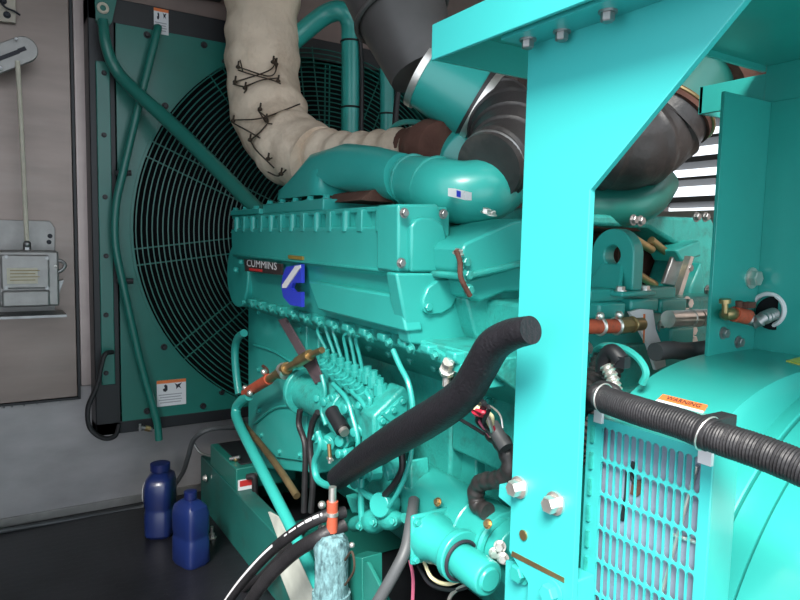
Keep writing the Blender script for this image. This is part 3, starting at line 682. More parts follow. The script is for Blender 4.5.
for x, y in ((238, 67), (273, 62), (276, 64), (278, 81), (245, 88), (233, 121), (250, 140), (260, 109), (268, 159), (281, 174), (266, 120), (235, 82)):
    q = onpipe(x, y); hk = MB(); hk.ball(q, .010, 6, (1, 1, .8)); hk.cyl(q, q+V((.0, -.01, .022)), .004, n=6)
    hk.build('lacing_hook', 'wire', ep)

# upper coolant pipes
cp = thing('coolant_pipe', 'thick teal pipe arching down behind the cream exhaust wrap', 'pipe', P(350, 140, Y=2.6))
MB().tube([P(285, 48, Y=2.75), P(303, 32, Y=2.7), P(325, 15, Y=2.65), P(341, 11, Y=2.6), P(350, 22, Y=2.6), P(351, 45, Y=2.6), P(351, 100, Y=2.6), P(350, 170, Y=2.6)], .042, 24, dense=.02).build('tube', 'teal', cp)
for y in (42, 108): MB().torus(P(351, y, Y=2.6), (0, 0, 1), .043, .0045).build('cable_tie', 'black', cp)
cp = thing('coolant_pipe', 'thinner teal pipe standing in front of the right half of the fan guard', 'pipe', P(388, 140, Y=2.5))
MB().tube([P(384, 30, Y=2.5), P(386, 55, Y=2.5), P(387, 100, Y=2.5), P(387, 170, Y=2.5)], .030, 20).build('tube', 'teal', cp)
for y in (68, 114): MB().torus(P(387, y, Y=2.5), (0, 0, 1), .031, .004).build('cable_tie', 'black', cp)
pipe('black_cable', [P(354, 12, Y=2.55), P(360, 40, Y=2.55), P(362, 80, Y=2.55), P(361, 150, Y=2.55)], .010, 'rubber', 'black cable running beside the thick arching teal pipe', 'cable', n=8)
pipe('black_cable', [P(388, 40, Y=2.4), P(396, 60, Y=2.4), P(398, 85, Y=2.4), P(396, 110, Y=2.4), P(394, 140, Y=2.4)], .013, 'rubber', 'black cable looping beside the thinner teal pipe behind the air duct', 'cable', n=8)
MB().prism([P(x, y, Y=2.7) for x, y in ((360, 20), (373, 22), (375, 30), (362, 32))], (0, .05, 0)).build('pipe_bracket', 'tealshade', cp)

# left air duct: corrugated duct, steel clamp, teal tube, clamp, rubber elbow
ad = thing('air_intake_duct', 'teal air intake tube with steel clamps between grey duct and black rubber elbow', 'duct', P(470, 180, X=1.15))
D0, D1, D2, D3 = P(380, -60, X=1.25), P(402, 20, X=1.22), P(423, 68, X=1.2), P(492, 112, X=1.12)
dv = (P(488, 118, X=1.13)-P(423, 68, X=1.2)).normalized()
T0 = P(424, 72, X=1.10); T1 = P(488, 112, X=1.25)
D0 = P(352, -110, X=1.0); Dm = P(406, 25, X=1.07)
MB().tube([D0, P(380, -40, X=1.03), Dm, T0+(T1-T0)*.02], [.17, .155, .14, .106], 40, dense=.01).torus(P(402, 14, X=1.06), P(406, 25, X=1.07)-P(380, -40, X=1.03), .143, .008, 48, 8).build('grey_duct', 'duct', ad)
MB().cyl(T0, T1, .102, .108, 40).build('teal_tube', 'teal', ad)
td = (T1-T0).normalized()
MB().tube([T0-td*.002, T0+td*.018], .109, 44).build('clamp', 'steel', ad)
MB().tube([T1-td*.032, T1-td*.012], .1155, 44).build('clamp', 'steel', ad)
q = P(512, 88, X=1.0)
MB().use('steel').obox(T1-td*.02+V((.0, -.03, .115)), (.025, 0, 0), (0, .02, 0), (0, 0, .012)).cyl(T1-td*.02+V((-.03, -.05, .12)), T1-td*.02+V((.04, 0, .12)), .006).build('clamp_screw', None, ad)
ribs = [T1, P(508, 130, X=1.24), P(506, 154, X=1.16), P(488, 168, X=1.07)]
MB().tube([T1-td*.05, T1+td*.02]+[ribs[1], ribs[2], ribs[3]], [.112, .110, .106, .098, .088], 44, dense=.004, rf=lambda s_: .006*max(0, math.cos((s_-.085)*2*PI/.078))**12 if s_ > .06 else 0).build('rubber_elbow', 'elbow', ad)
MB().torus(ribs[3]-(ribs[3]-ribs[2])*.2, ribs[3]-ribs[2], .084, .008).build('clamp', 'dull', ad)

# right air duct behind the column
rd = thing('air_intake_duct', 'grey rubber elbow and teal tube seen through the gap behind the column gusset', 'duct', P(640, 190, X=1.55))
MB().tube([P(790, 20, X=2.0), P(750, 40, X=1.9), P(718, 60, X=1.8), P(703, 78, X=1.75)], .125, 32, dense=.01).build('brown_duct', 'brown', rd)
A0, A1 = P(704, 66, X=1.76), P(672, 112, X=1.66)
MB().cyl(A0, A1, .105, .108, 36).build('teal_tube', 'tealshade', rd)
MB().cyl(A1, A1+(A1-A0).normalized()*.02, .122, .122, 36).build('clamp', 'brown', rd)
MB().torus(A1, A1-A0, .122, .006).build('clamp_band', 'brass', rd)
MB().tube([A1, P(655, 132, X=1.62), P(628, 146, X=1.52), P(590, 146, X=1.42), P(560, 165, X=1.40)], [.114, .122, .122, .11, .10], 36, dense=.008, rf=lambda s_: .008*max(0, math.cos((s_-.05)*2*PI/.10))**8 if s_ > .03 else 0).build('rubber_elbow', 'elbow', rd)
MB().tube([P(575, 205, X=1.45), P(620, 206, X=1.55), P(645, 198, X=1.62), P(658, 180, X=1.68)], .062, 24).build('compressor_pipe', 'tealshade', rd)
#@@PART3
# ================================================================== ALTERNATOR
AX, AZ, AH = 1.41, .463, .569
alt = thing('alternator', 'large round turquoise alternator drum with a slotted vent grille on its side', 'alternator', (AX, .3, 0))
def sup(t, y, a=.56, b=AH, n=3.2):
    c, s_ = math.cos(t), math.sin(t)
    return V((AX+a*math.copysign(abs(c)**(2/n), c), y, AZ+b*math.copysign(abs(s_)**(2/n), s_)))
NS = 120
MB().rings([[sup(2*PI*i/NS, y, a, b) for i in range(NS)] for y, a, b in ((.80, .40, .42), (.80, .552, .561), (.795, .56, AH), (.60, .56, AH), (.59, .54, .55))]).build('drive_end_housing', 'teal', alt)
MB().lathe((AX, .62, AZ), (0, -1, 0), [(0, .5), (.015, .546), (.03, .552), (.055, .555), (.0575, .553), (.0580, .525), (.0615, .525), (.062, .550), (.105, .552), (.1055, .530), (.1085, .530), (.109, .552), (.95, .552), (.97, .5)], 128).build('stator_frame', 'teal', alt, sharp=25)
MB().box(AX-.35, AX+.35, -.3, .7, 0, .12).build('mounting_foot', 'tealshade', alt)
def hit_alt(px, py, n=3.2, off=.001):
    d = V((px-400, 300-py, -F)); d = V((d.dot(cx_), d.dot(cy_), d.dot(cz_))).normalized(); k = .5
    while k < 3:
        p = CAM+d*k
        if (abs(p.x-AX)/.56)**n+(abs(p.z-AZ)/AH)**n < 1: return p-d*off
        k += .001
    return p
a, b, c, d_ = hit_alt(663, 395), hit_alt(708, 406), hit_alt(704, 412), hit_alt(658, 400)
up = V((-.28, 0, .96)).normalized()
lb = MB(); lb.use('orange').prism([a, b, c, d_], (-.001, 0, .002))
c2, d2 = hit_alt(699, 424), hit_alt(646, 409)
lb.use('white').prism([d_, c, c2, d2], (-.001, 0, .002))
ux = (c-d_).normalized(); uv = (a-d_).normalized()
lb.use('ink').text('WARNING', d_+ux*.014+uv*.003+V((-.0012, 0, .004)), ux, uv, .014)
lb.prism([d2+ux*.02+(d_-d2)*.3+V((-.001, 0, .003)), d2+ux*.05+(d_-d2)*.3+V((-.001, 0, .003)), d2+ux*.045+(d_-d2)*.7+V((-.001, 0, .003))], (0, 0, .001))
lb.build('warning_label', None, alt)
y_ = [hit_alt(786, 361.5), hit_alt(803, 357), hit_alt(803, 366)]
MB().prism(y_, (0, 0, .002)).build('yellow_decal', 'yellow', alt)

# vent grille on the side
gx = .835
gTL, gTR = P(588, 414, X=gx), P(713, 450, X=gx)
gy0, gy1 = gTR.y, gTL.y; gz1_ = gTL.z; gz0_ = P(580, 600, X=gx).z-.11
gr = MB()
def frame(mb, y0, y1, z0, z1, iy0, iy1, iz0, iz1, x0, x1):
    mb.box(x0, x1, y0, iy0, z0, z1).box(x0, x1, iy1, y1, z0, z1).box(x0, x1, iy0, iy1, z0, iz0).box(x0, x1, iy0, iy1, iz1, z1)
iy1 = P(602, 430, X=gx).y; iy0 = P(702, 460, X=gx).y; iz1 = P(604, 426, X=gx).z; 
rows, cols = 8, 13
cw = (iy1-iy0)/cols; chh = (P(604, 428, X=gx).z-P(602, 462, X=gx).z)
iz0 = iz1-chh*rows; gz0_ = iz0-.02
frame(gr, gy0, gy1, gz0_, gz1_, iy0, iy1, iz0, iz1, gx, gx+.004)
for r in range(rows):
    for c in range(cols):
        y0 = iy0+c*cw; z0 = iz0+r*chh; cy, cz = y0+cw/2, z0+chh/2
        hw, hh = cw*.425, chh*.475; O = []; I = []
        for k in range(20):
            t = 2*PI*(k+.5)/20; cc, ss = math.cos(t), math.sin(t)
            I.append((cy+hw*cc, cz+(hh-hw)*(1 if ss > 0 else -1)+hw*ss))
            m_ = max(abs(cc), abs(ss)); O.append((cy+cw/2*cc/m_, cz+chh/2*ss/m_))
        vs = [(gx, *p) for p in I]+[(gx, *p) for p in O]+[(gx+.004, *p) for p in I]
        fs = []
        for k in range(20):
            j = (k+1) % 20; fs += [(k, j, 20+j, 20+k), (k, 40+k, 40+j, j)]
        gr.add(vs, fs)
gro = gr.build('vent_grille', 'teallit', alt, sharp=30)
MB().box(gx+.004, .90, gy0, gy0+.006, gz0_, gz1_-.006).box(gx+.004, 1.0, gy1-.006, gy1, gz0_, gz1_-.006).prism([(gx+.004, gy0, gz1_-.006), (.88, gy0, gz1_-.006), (.94, .58, gz1_-.006), (1.03, .60, gz1_-.006), (1.03, gy1, gz1_-.006), (gx+.004, gy1, gz1_-.006)], (0, 0, .006)).build('grille_box', 'teal', alt, bevel=.002)
MB().box(gx+.013, gx+.02, gy0+.006, gy1-.006, gz0_, gz1_-.008).build('screen_backing', 'copper', alt)
rod = MB().cyl(P(697, 466, X=gx+.009), P(660, 600, X=gx+.009), .003, n=8).cyl(P(674, 535, X=gx+.009), P(698, 543, X=gx+.009), .003, n=8)
rod.build('inner_rod', 'steel', alt)
MB().prism([P(x, y, X=gx+.010) for x, y in ((632, 480), (640, 480), (643, 492), (636, 497), (630, 494))], (.003, 0, 0)).build('lead_clip', 'brown', alt)
MB().tube([P(x, y, X=gx+.012) for x, y in ((634, 462), (632, 475), (636, 484))], .004, 8).tube([P(x, y, X=gx+.012) for x, y in ((622, 520), (626, 500), (628, 470))], .004, 8).build('inner_lead', 'black', alt)
sl = MB()
for k in range(9):
    q = P(600-.0*k, 430+20*k, X=gx); z = gz1_-.03-k*.045
    if z > gz0_: sl.box(gx-.004, gx, gy1-.016, gy1-.010, z-.014, z+.014)
sl.build('side_clip', 'tealcast', gro)
MB().obox(P(599, 413, X=gx-.004), (.003, 0, 0), (0, .008, 0), (0, 0, .016)).build('tape_tab', 'white', alt)
MB().obox(P(706, 453, X=gx-.004), (.003, 0, 0), (0, .010, 0), (0, 0, .016)).build('tape_tab', 'white', alt)

# corrugated conduit over the grille
cd = thing('corrugated_conduit', 'black corrugated conduit running over the top of the vent grille', 'conduit', P(700, 450, X=.8))
cc_ = [P(x, y, X=xx) for x, y, xx in ((572, 440, .92), (574, 418, .90), (583, 404, .87), (597, 397, .82), (604, 399.5, .80), (640, 411.5, .79), (680, 423.5, .79), (712, 436, .79), (755, 450, .79), (800, 467.5, .79), (850, 490, .79))]+[P(850, 490, X=.79)+V((.001*k, -.09*k, -.012*k)) for k in range(1, 7)]
MB().tube(cc_[4:], .0208, 20, dense=.001, rf=lambda s_: (.0005 if s_ < .2 else .0011)*math.sin(s_*2*PI/(.0042))).build('corrugated_tube', 'rubber', cd, sharp=80)
MB().tube(cc_[:5], .0185, 20, dense=.00125, rf=lambda s_: .0014*math.sin(s_*2*PI/.0062)).build('corrugated_bend', 'rubber', cd, sharp=80)
q = P(709, 434, X=.79); q1 = P(601, 398, X=.80)
MB().tube([P(703, 431, X=.79), P(713, 436, X=.79)], .0232, 24).obox(P(716, 424, X=.83), (.03, 0, 0), (0, .012, 0), (0, 0, .012)).build('clamp', 'rubber', cd, bevel=.004)
MB().torus(P(707, 433.5, X=.79), P(712, 436, X=.79)-P(703, 431, X=.79), .0238, .0013).build('steel_band', 'steel', cd)
MB().torus(P(604, 398, X=.80), P(612, 400, X=.8)-P(600, 397, X=.8), .022, .0013).build('steel_band', 'steel', cd)
MB().tube([P(592, 392, X=.86), P(600, 386, X=.86), P(612, 388, X=.86), P(619, 395, X=.86)], .009, 12).build('bracket_hook', 'rubber', cd)

# hoses and fan end between column and grille
pipe('ribbed_hose', [P(573, 480, X=1.0), P(572, 450, X=1.0), P(590, 400, X=1.02), P(604, 372, X=1.05), P(612, 352, X=1.08)], .032, 'elbow', 'grey rubber hose rising behind the column toward the flywheel housing', 'hose', n=20, dense=.004, rf=lambda s_: .0025*math.sin(s_*2*PI/.014))
cn = thing('sensor_connector', 'black plug connector with a silver sleeve just right of the column', 'connector', P(608, 360, X=.98))
MB().tube([P(622, 362, X=.98), P(612, 352, X=.98), P(605, 360, X=.98), P(604, 372, X=.98)], .016, 14).obox(P(622, 362, X=.975), (.008, 0, 0), (0, .012, 0), (0, 0, .010)).build('plug', 'black', cn)
MB().tube([P(606, 366, X=.97), P(612, 378, X=.97), P(616, 392, X=.97)], .012, 14, dense=.003, rf=lambda s_: .002*math.sin(s_*2*PI/.009)).build('sleeve', 'steel', cn)
MB().tube([P(596, 350, X=1.05), P(604, 346, X=1.02), P(622, 348, X=1.02), P(638, 358, X=1.02), P(646, 372, X=1.02), P(642, 384, X=1.02)], .007, 8).build('teal_lead', 'teal', cn)
hz = thing('heater_hose', 'red hose with screw clamps and brass end just right of the column', 'hose', P(600, 330, Y=.92))
MB().cyl(P(570, 327, Y=.92), P(618, 326, Y=.92), .0155).build('tube', 'red', hz)
MB().cyl(P(616, 326, Y=.92), P(628, 325, Y=.92), .018, n=8).cyl(P(627, 325, Y=.92), P(642, 324, Y=.92), .0145).torus(P(632, 324.5, Y=.92), P(642, 324, Y=.92)-P(627, 325, Y=.92), .0155, .003).build('brass_fitting', 'brass', hz)
MB().ball(P(600, 316, Y=.90), .009, 8).ball(P(619, 315, Y=.90), .009, 8).torus(P(600, 326.5, Y=.92), (1, 0, 0), .0165, .004).torus(P(616, 326, Y=.92), (1, 0, 0), .0165, .004).build('screw_clamp', 'steel', hz)
hz = thing('heater_hose', 'short orange hose with brass valve entering the black cable hole', 'hose', P(730, 330, Y=.75))
MB().cyl(P(668, 319, Y=.90), P(692, 318, Y=.90), .019).cyl(P(690, 318, Y=.90), P(697, 318, Y=.90), .021).cyl(P(699, 318, Y=.90), P(705, 317.5, Y=.90), .020).cyl(P(705, 317, Y=.90), P(718, 317, Y=.90), .017).build('silver_coupling', 'steel', hz)
MB().tube([P(718, 317, Y=.88), P(724, 315, Y=.80), P(727, 314, Y=.745), P(734, 314, Y=.74)], .0125).cyl(P(725, 313, Y=.74), P(725, 302, Y=.74), .006).cyl(P(725, 303, Y=.74), P(725, 299, Y=.74), .011).build('brass_valve', 'brass', hz)
MB().cyl(P(734, 314, Y=.74), P(748, 317, Y=.735), .0155).build('tube', 'red', hz)
MB().cyl(P(739, 307, Y=.735), P(739, 301, Y=.735), .007).obox(P(748, 305, Y=.73), (.014, 0, 0), (0, .008, 0), (0, 0, .006)).build('valve_handle', 'brown', hz)
MB().tube([P(748, 317, Y=.735), P(756, 322, Y=.72), P(764, 318, Y=.71), P(773, 314, X=1.40)], .012, 14, dense=.003, rf=lambda s_: .002*math.sin(s_*2*PI/.008)).build('braided_end', 'dull', hz)
pipe('dark_tube', [P(655, 352, Y=.88), P(670, 350, Y=.88), P(690, 351, Y=.88), P(722, 347, Y=.83)], .020, 'greyhose', 'dark grey tube lying just above the drum of the alternator', 'pipe', n=18)

# ================================================================== CONTROL FRAME
cf = thing('control_frame', 'bright turquoise steel column and gusset carrying an overhead tray on the right', 'frame', (.8, .76, .3))
XC = .77; tk = .012
face = [(527, 45), (640, 7), (745, -32), (748, -2), (590, 190), (575, 600), (575, 700), (512, 700), (512, 500)]
zft = P(540, 556, X=XC).z
pts = [P(x, y, X=XC) for x, y in face]
yL = pts[0].y-.003; yR = P(590, 190, X=XC).y; zc = P(527, 45, X=XC).z; zg = P(590, 190, X=XC).z
yG = P(745, 0, X=XC).y
zb2 = .60
slope_ = (P(745, 0, X=XC).z-zg)/(yG-yR)
yg2 = yR+(zc-zg)/slope_
ZLO = P(512, 553, X=XC).z
cpo = MB().prism([(XC, yL, zc), (XC, yg2, zc), (XC, yR, zg), (XC, yR-.005, ZLO-.30), (XC, yL-.05, ZLO-.30), (XC, yL-.05, ZLO-.035), (XC, yL, ZLO)], (tk, 0, 0)).build('column_plate', 'teallit', cf, bevel=.0015)
# return flange along gusset and column edge
MB().box(XC+tk, XC+.07, yL-.01, yL, ZLO, zc).build('column_flange', 'teallit', cf)
MB().box(XC-.06, XC+.0, yg2, yL, zc-.004, zc+.004).build('top_angle', 'teallit', cf, bevel=.001)
bolts(cf, [P(x, y, Z=zc-.004) for x, y in ((528, 39), (562, 31), (608, 11))], (0, 0, -1), .010, 'dull', 'bolt', h=.012)
bolts(cpo, [P(x, y, X=XC) for x, y in ((520, 487), (556, 503))], (-1, 0, 0), .0145, 'steel', 'column_bolt', h=.018)
MB().cyl(P(524, 535, X=XC), P(524, 535, X=XC)+V((-.003, 0, 0)), .009).build('rusty_screw', 'brass', cf)
# locating tab on left
MB().prism([P(x, y, X=XC+.03) for x, y in ((499, 484), (520, 494), (520, 515), (498, 497))], (.02, 0, 0)).build('side_tab', 'teallit', cf, bevel=.002)
# tray
bf = P(431, 60, Z=zc); TX0 = bf.x; TY1 = bf.y; TZ1 = P(433, 24, X=TX0).z
MB().box(TX0, TX0+.006, -.35, TY1, zc-.002, TZ1).build('tray_front_flange', 'teallit', cf, bevel=.002)
MB().box(TX0+.006, 1.08, TY1-.006, TY1, zc, TZ1-.001).build('tray_end_plate', 'teal', cf)

# cross plate and right-hand box
XA = 1.41
dA = P(766, 72, X=XA); YD = dA.y
MB().box(TX0+.006, 1.08, -.35, TY1-.006, TZ1-.006, TZ1-.001).box(1.08, 1.9, -.35, YD+.008, TZ1-.006, TZ1).build('tray_top', 'teal', cf)
MB().box(XC+tk, XA, YD, YD+.008, dA.z, TZ1-.006).build('cross_plate', 'teal', cf)
cA, cB = P(700, 87, X=XA), P(700, 114, X=XA)
ZA0 = P(759, 350, X=XA).z
MB().box(XA, XA+.01, .0, YD, cB.z, TZ1-.006).box(XA, XA+.01, YD, cA.y, cB.z, cA.z).box(XA, XA+.01, .0, P(771, 105, X=XA).y, ZA0-.01, cB.z).build('side_panel', 'teal', cf, bevel=.001)
MB().box(XA, XA+.16, cA.y-.008, cA.y, cB.z, cA.z).build('beam_end', 'teal', cf)
YB_ = P(771, 105, X=XA).y
bL = P(724, 110, Y=YB_); 
MB().box(bL.x, XA+.012, YB_, YB_+.008, ZA0-.02, cB.z).build('rear_column', 'teal', cf, bevel=.001)
MB().use('steel').hexbolt(P(751, 278, Y=YB_), (0, -1, 0), .017).build('panel_bolt', None, cf)
bolts(cf, [P(723, 333, Y=YB_), P(738, 342, Y=YB_)], (0, -1, 0), .010, 'dull', 'lower_bolt')
hp = P(773, 313, X=XA-.001)
MB().use('white').torus(hp+V((-.002, .01, .006)), (1, 0, 0), .034, .005).use('blacksoft').cyl(hp+V((-.004, -.005, 0)), hp, .036, n=28).build('cable_grommet', None, cf)
q = P(700, 41, Y=YD)
# foot block below the column
MB().prism([P(x, y, X=XC+.015) for x, y in ((505, 560), (540, 566), (574, 582), (574, 720), (500, 720))], (.05, 0, 0)).build('foot_block', 'teallit', cf, bevel=.003)
MB().prism([P(512, 551, X=XC-.001), P(564, 578, X=XC-.001), P(564, 583, X=XC-.001), P(511, 556, X=XC-.001)], (.02, 0, 0)).build('worn_edge', 'brass', cf)
MB().hexbolt(P(522, 572, X=XC+.013), (-1, 0, 0), .016).build('foot_bolt', 'teal', cf)
MB().hexbolt(P(553, 592, X=XC-.001), (-1, 0, 0), .016).build('foot_bolt', 'teallit', cf)

# ================================================================== FOAM HOSE
fh = thing('foam_sleeved_hose', 'thick black foam-sleeved hose crossing from the pump up to the column', 'hose', P(335, 478, X=.76))
fp = [P(x, y, X=xx) for x, y, xx in ((338, 478, .78), (362, 460, .77), (400, 436, .75), (440, 412, .73), (465, 392, .72), (480, 368, .71), (493, 346, .70), (510, 335, .695), (526, 331, .69), (531, 330, .69))]
MB().tube(fp, [0.031, .033, .036, .037, .038, .037, .034, .031, .029, .022], 28, dense=.01).build('sleeve', 'foam', fh)

# ================================================================== INJECTION PUMP
ip = thing('fuel_injection_pump', 'turquoise fuel injection pump with a stack of delivery valves and curved lines', 'pump', P(380, 470, X=.88))
pb = MB().prism([(.86, 1.47, .80), (.88, 1.47, .825), (.97, 1.47, .825), (.97, 1.47, .66), (.88, 1.47, .66), (.85, 1.47, .74)], (0, .38, 0)); pb.build('pump_body', 'tealcast', ip, bevel=.01)
gp = [(373, 416), (404, 386), (412, 393), (413, 442), (392, 460), (374, 452)]
gho = MB().prism(prof(gp, 1.42), (0, .07, 0)).build('governor_housing', 'tealcast', ip, bevel=.008)
MB().prism(prof([(379, 419), (404, 396), (408, 400), (408, 438), (391, 452), (379, 446)], 1.41), (0, .02, 0)).build('governor_cover', 'teal', gho, bevel=.004)
bolts(gho, [P(x, y, Y=1.41) for x, y in ((382, 421), (402, 401), (405, 436), (383, 444), (392, 452), (393, 410))], (0, -1, 0), .008, 'teal')
MB().prism(prof([(384, 412), (398, 424), (396, 426), (382, 415)], 1.405), (0, .01, 0)).build('lever', 'teal', ip)
vt = [(326, 349), (334, 353), (341, 357), (348, 361), (355, 364), (362, 368)]
for k, (x, y) in enumerate(vt):
    q = P(x, y, X=.88)
    MB().lathe(q, (.12, 0, -1), [(0, .006), (.004, .013), (.020, .013), (.021, .018), (.036, .018), (.037, .013), (.050, .013), (.051, .020), (.066, .020), (.067, .015), (.078, .015), (.079, .022), (.1, .022)], 12).build('delivery_valve', 'teal', ip)
for k, (x, y) in enumerate(((326, 366), (333, 371), (340, 376), (347, 381), (354, 386), (361, 391))):
    MB().lathe(P(x, y, X=.85), (-.55, 0, .8), [(-.03, .020), (0, .020), (.001, .015), (.016, .015), (.017, .010), (.024, .010)], 10).build('plunger_bolt', 'teal', ip)
for (x, y) in ((368, 372), (374, 376), (372, 386), (380, 384)):
    MB().lathe(P(x, y, X=.88), (-.1, 0, 1), [(-.03, .020), (0, .020), (.001, .012), (.016, .012)], 10).build('plunger_bolt', 'teal', ip)
tops = [(318, 333), (326, 330), (333, 331), (344, 337), (350, 335), (356, 339)]
for k, (tx, ty) in enumerate(tops):
    s0 = P(*vt[k], X=.88); t1 = P(tx, ty, X=.865)
    b_ = 6 if k > 2 else 0
    MB().tube([s0, s0.lerp(t1, .4), t1, P(tx+b_, ty-4, X=.875), P(tx+b_*2, ty-6, X=.92)], .0055, 8).build('injection_line', 'teal', ip)
for k, pp in enumerate((((352, 392), (362, 402), (371, 420), (372, 440), (366, 455), (360, 462)), ((333, 384), (346, 398), (352, 415), (358, 440), (356, 455)), ((366, 392), (370, 400), (368, 412)), ((322, 375), (325, 392), (322, 410), (326, 425)))):
    MB().tube([P(x, y, X=.84) for x, y in pp], .0072, 10).build('fuel_line', 'teal', ip)
sol = MB().use('black').cyl(P(332, 411, X=.83), P(343, 430, X=.83), .022).use('steel').cyl(P(343, 430, X=.83), P(345, 433, X=.83), .014); sol.build('shutoff_solenoid', None, ip)
for (x, y, r) in ((330, 400, .02), (340, 396, .018), (352, 408, .022), (322, 398, .018), (345, 440, .024), (330, 442, .026), (318, 438, .02), (360, 430, .02), (366, 408, .018), (346, 453, .02), (396, 470, .03), (372, 470, .03), (360, 480, .022)):
    q = P(x, y, X=.86); MB().lathe(q, (-1, random.uniform(-.5, .2), random.uniform(-.2, .5)), [(-.02, r), (.012, r), (.014, r*.7), (.03, r*.7), (.032, r*.45)], 10).build('banjo_fitting', 'teal', ip, bevel=.002)
MB().prism([P(x, y, X=.90) for x, y in ((330, 455), (372, 470), (410, 460), (412, 500), (392, 512), (350, 490), (330, 480))], (.06, 0, 0)).build('pump_bracket', 'tealcast', ip, bevel=.006)
# manifold of small valves underneath
lv = thing('fuel_valve_block', 'cast turquoise fuel valve block with round cap below the foam hose', 'valve', P(375, 535, X=.85))
MB().tube([P(352, 525, X=.85), P(365, 522, X=.85), P(385, 520, X=.85), P(405, 518, X=.85)], [.014, .024, .03, .024, .015], 12, dense=.01, rf=lambda s_: .004*math.sin(s_*60)).build('valve_body', 'tealcast', lv)
MB().lathe(P(380, 505, X=.82), (-1, -.4, .2), [(-.05, .03), (0, .032), (.006, .03)], 24).build('round_cap', 'teal', lv, bevel=.002)
MB().prism([P(x, y, X=.88) for x, y in ((345, 495), (362, 500), (372, 512), (352, 514))], (.04, 0, 0)).build('block_web', 'tealcast', lv, bevel=.004)
bolts(lv, [P(x, y, X=.82) for x, y in ((374, 522), (394, 521), (360, 526))], (-1, -.3, .2), .009, 'tealcast')
for k, (pp, r, m_, lab) in enumerate((
    (((318, 432), (321, 445), (315, 462), (317, 478), (326, 485), (334, 485)), .011, 'teal', 'turquoise tube looping in a U left of the foam hose'),
    (((413, 436), (410, 460), (402, 484), (390, 505), (376, 520)), .006, 'teal', 'thin turquoise tube hanging right of the pump down to the valve block'),
    (((393, 350), (400, 366), (408, 382), (412, 400), (413, 415)), .007, 'teal', 'thin turquoise tube curving down right of the governor cover'),
    (((358, 470), (362, 490), (376, 500), (384, 508)), .010, 'teal', 'turquoise tube under the foam hose reaching the round cap'),
    (((362, 478), (361, 500), (362, 525)), .009, 'teal', 'straight turquoise tube dropping from the foam hose to the valve block'),
    (((402, 452), (402, 470), (393, 486), (384, 496), (378, 503)), .009, 'black', 'black tube bending down right behind the thin turquoise tube'),
    (((300, 410), (299, 425), (305, 445), (305, 480), (304, 512)), .010, 'rubber', 'black hose hanging below the accessory drive, left one of a pair'),
    (((318, 412), (312, 425), (310, 445), (313, 480), (311, 512)), .010, 'rubber', 'black hose hanging below the accessory drive, right one of a pair'))):
    pipe('fuel_tube' if m_ == 'teal' else 'rubber_hose', [P(x, y, X=.83) for x, y in pp], r, m_, lab, 'tube' if m_ == 'teal' else 'hose', n=10)
dc = thing('drain_petcock', 'small brass petcock hanging under the black shutoff solenoid', 'valve', P(330, 462, X=.83))
MB().cyl(P(329, 444, X=.83), P(330, 458, X=.83), .006).build('stem', 'brass', dc)
MB().obox(P(330, 459, X=.83), (0, .014, 0), (.005, 0, 0), (0, 0, .003)).cyl(P(330, 457, X=.83), P(330, 463, X=.83), .006).build('wing_handle', 'steel', dc)

# strap and brass valve
sp = thing('strap_bracket', 'flat grey-purple metal strap slanting down from under the ribbed cover', 'bracket', P(320, 382, X=.86))
MB().prism([P(x, y, X=.86) for x, y in ((278, 320), (285, 318), (322, 380), (315, 384))], (.006, 0, 0)).build('strap', 'purple', sp)
MB().prism([P(x, y, X=.855) for x, y in ((303, 352), (312, 351), (323, 382), (303, 366))], (.006, 0, 0)).build('corner_plate', 'purple', sp)
hz = thing('heater_hose', 'red hose with brass valve slanting across the front cover below the emblem', 'hose', P(260, 392, X=.84))
HX = .83
MB().cyl(P(246, 393, X=HX), P(269, 379, X=HX), .020).build('tube', 'red', hz)
MB().cyl(P(268, 380, X=HX), P(280, 372, X=HX), .015).cyl(P(280, 373, X=HX), P(287, 368, X=HX), .021).cyl(P(287, 368, X=HX), P(300, 361, X=HX), .013).cyl(P(298, 362, X=HX), P(310, 355, X=HX), .018).cyl(P(310, 355, X=HX), P(322, 350, X=HX), .010).build('brass_valve', 'brass', hz)
MB().ball(P(264, 372, X=.82), .012, 8).ball(P(245, 388, X=.82), .012, 8).ball(P(250, 393, X=.81), .012, 8).cyl(P(282, 368, X=HX), P(286, 374, X=HX), .022).build('screw_clamp', 'steel', hz)
MB().tube([P(263, 366, X=.84), P(267, 370, X=.84), P(268, 378, X=.84)], .006).build('handle', 'brown', hz)
pipe('drain_pipe', [P(x, y, X=xx) for x, y, xx in ((249, 396, .83), (241, 401, .82), (236, 410, .81), (239, 424, .80), (262, 470, .78), (290, 525, .77), (320, 588, .76))], .019, 'teal', 'long turquoise pipe descending past the teal box to the corroded canister', 'pipe', n=16)
pipe('vent_pipe', [P(x, y, X=.86) for x, y in ((244, 333), (238, 338), (235, 350), (236, 372), (239, 394))], .016, 'teal', 'short turquoise pipe bent at its top beside the fan guard above the red hose', 'pipe', n=14)
pipe('olive_hose', [P(x, y, X=.86) for x, y in ((243, 424), (262, 446), (280, 470), (297, 496))], .013, 'olive', 'dirty olive hose sloping down behind the long turquoise drain pipe', 'hose', n=14)

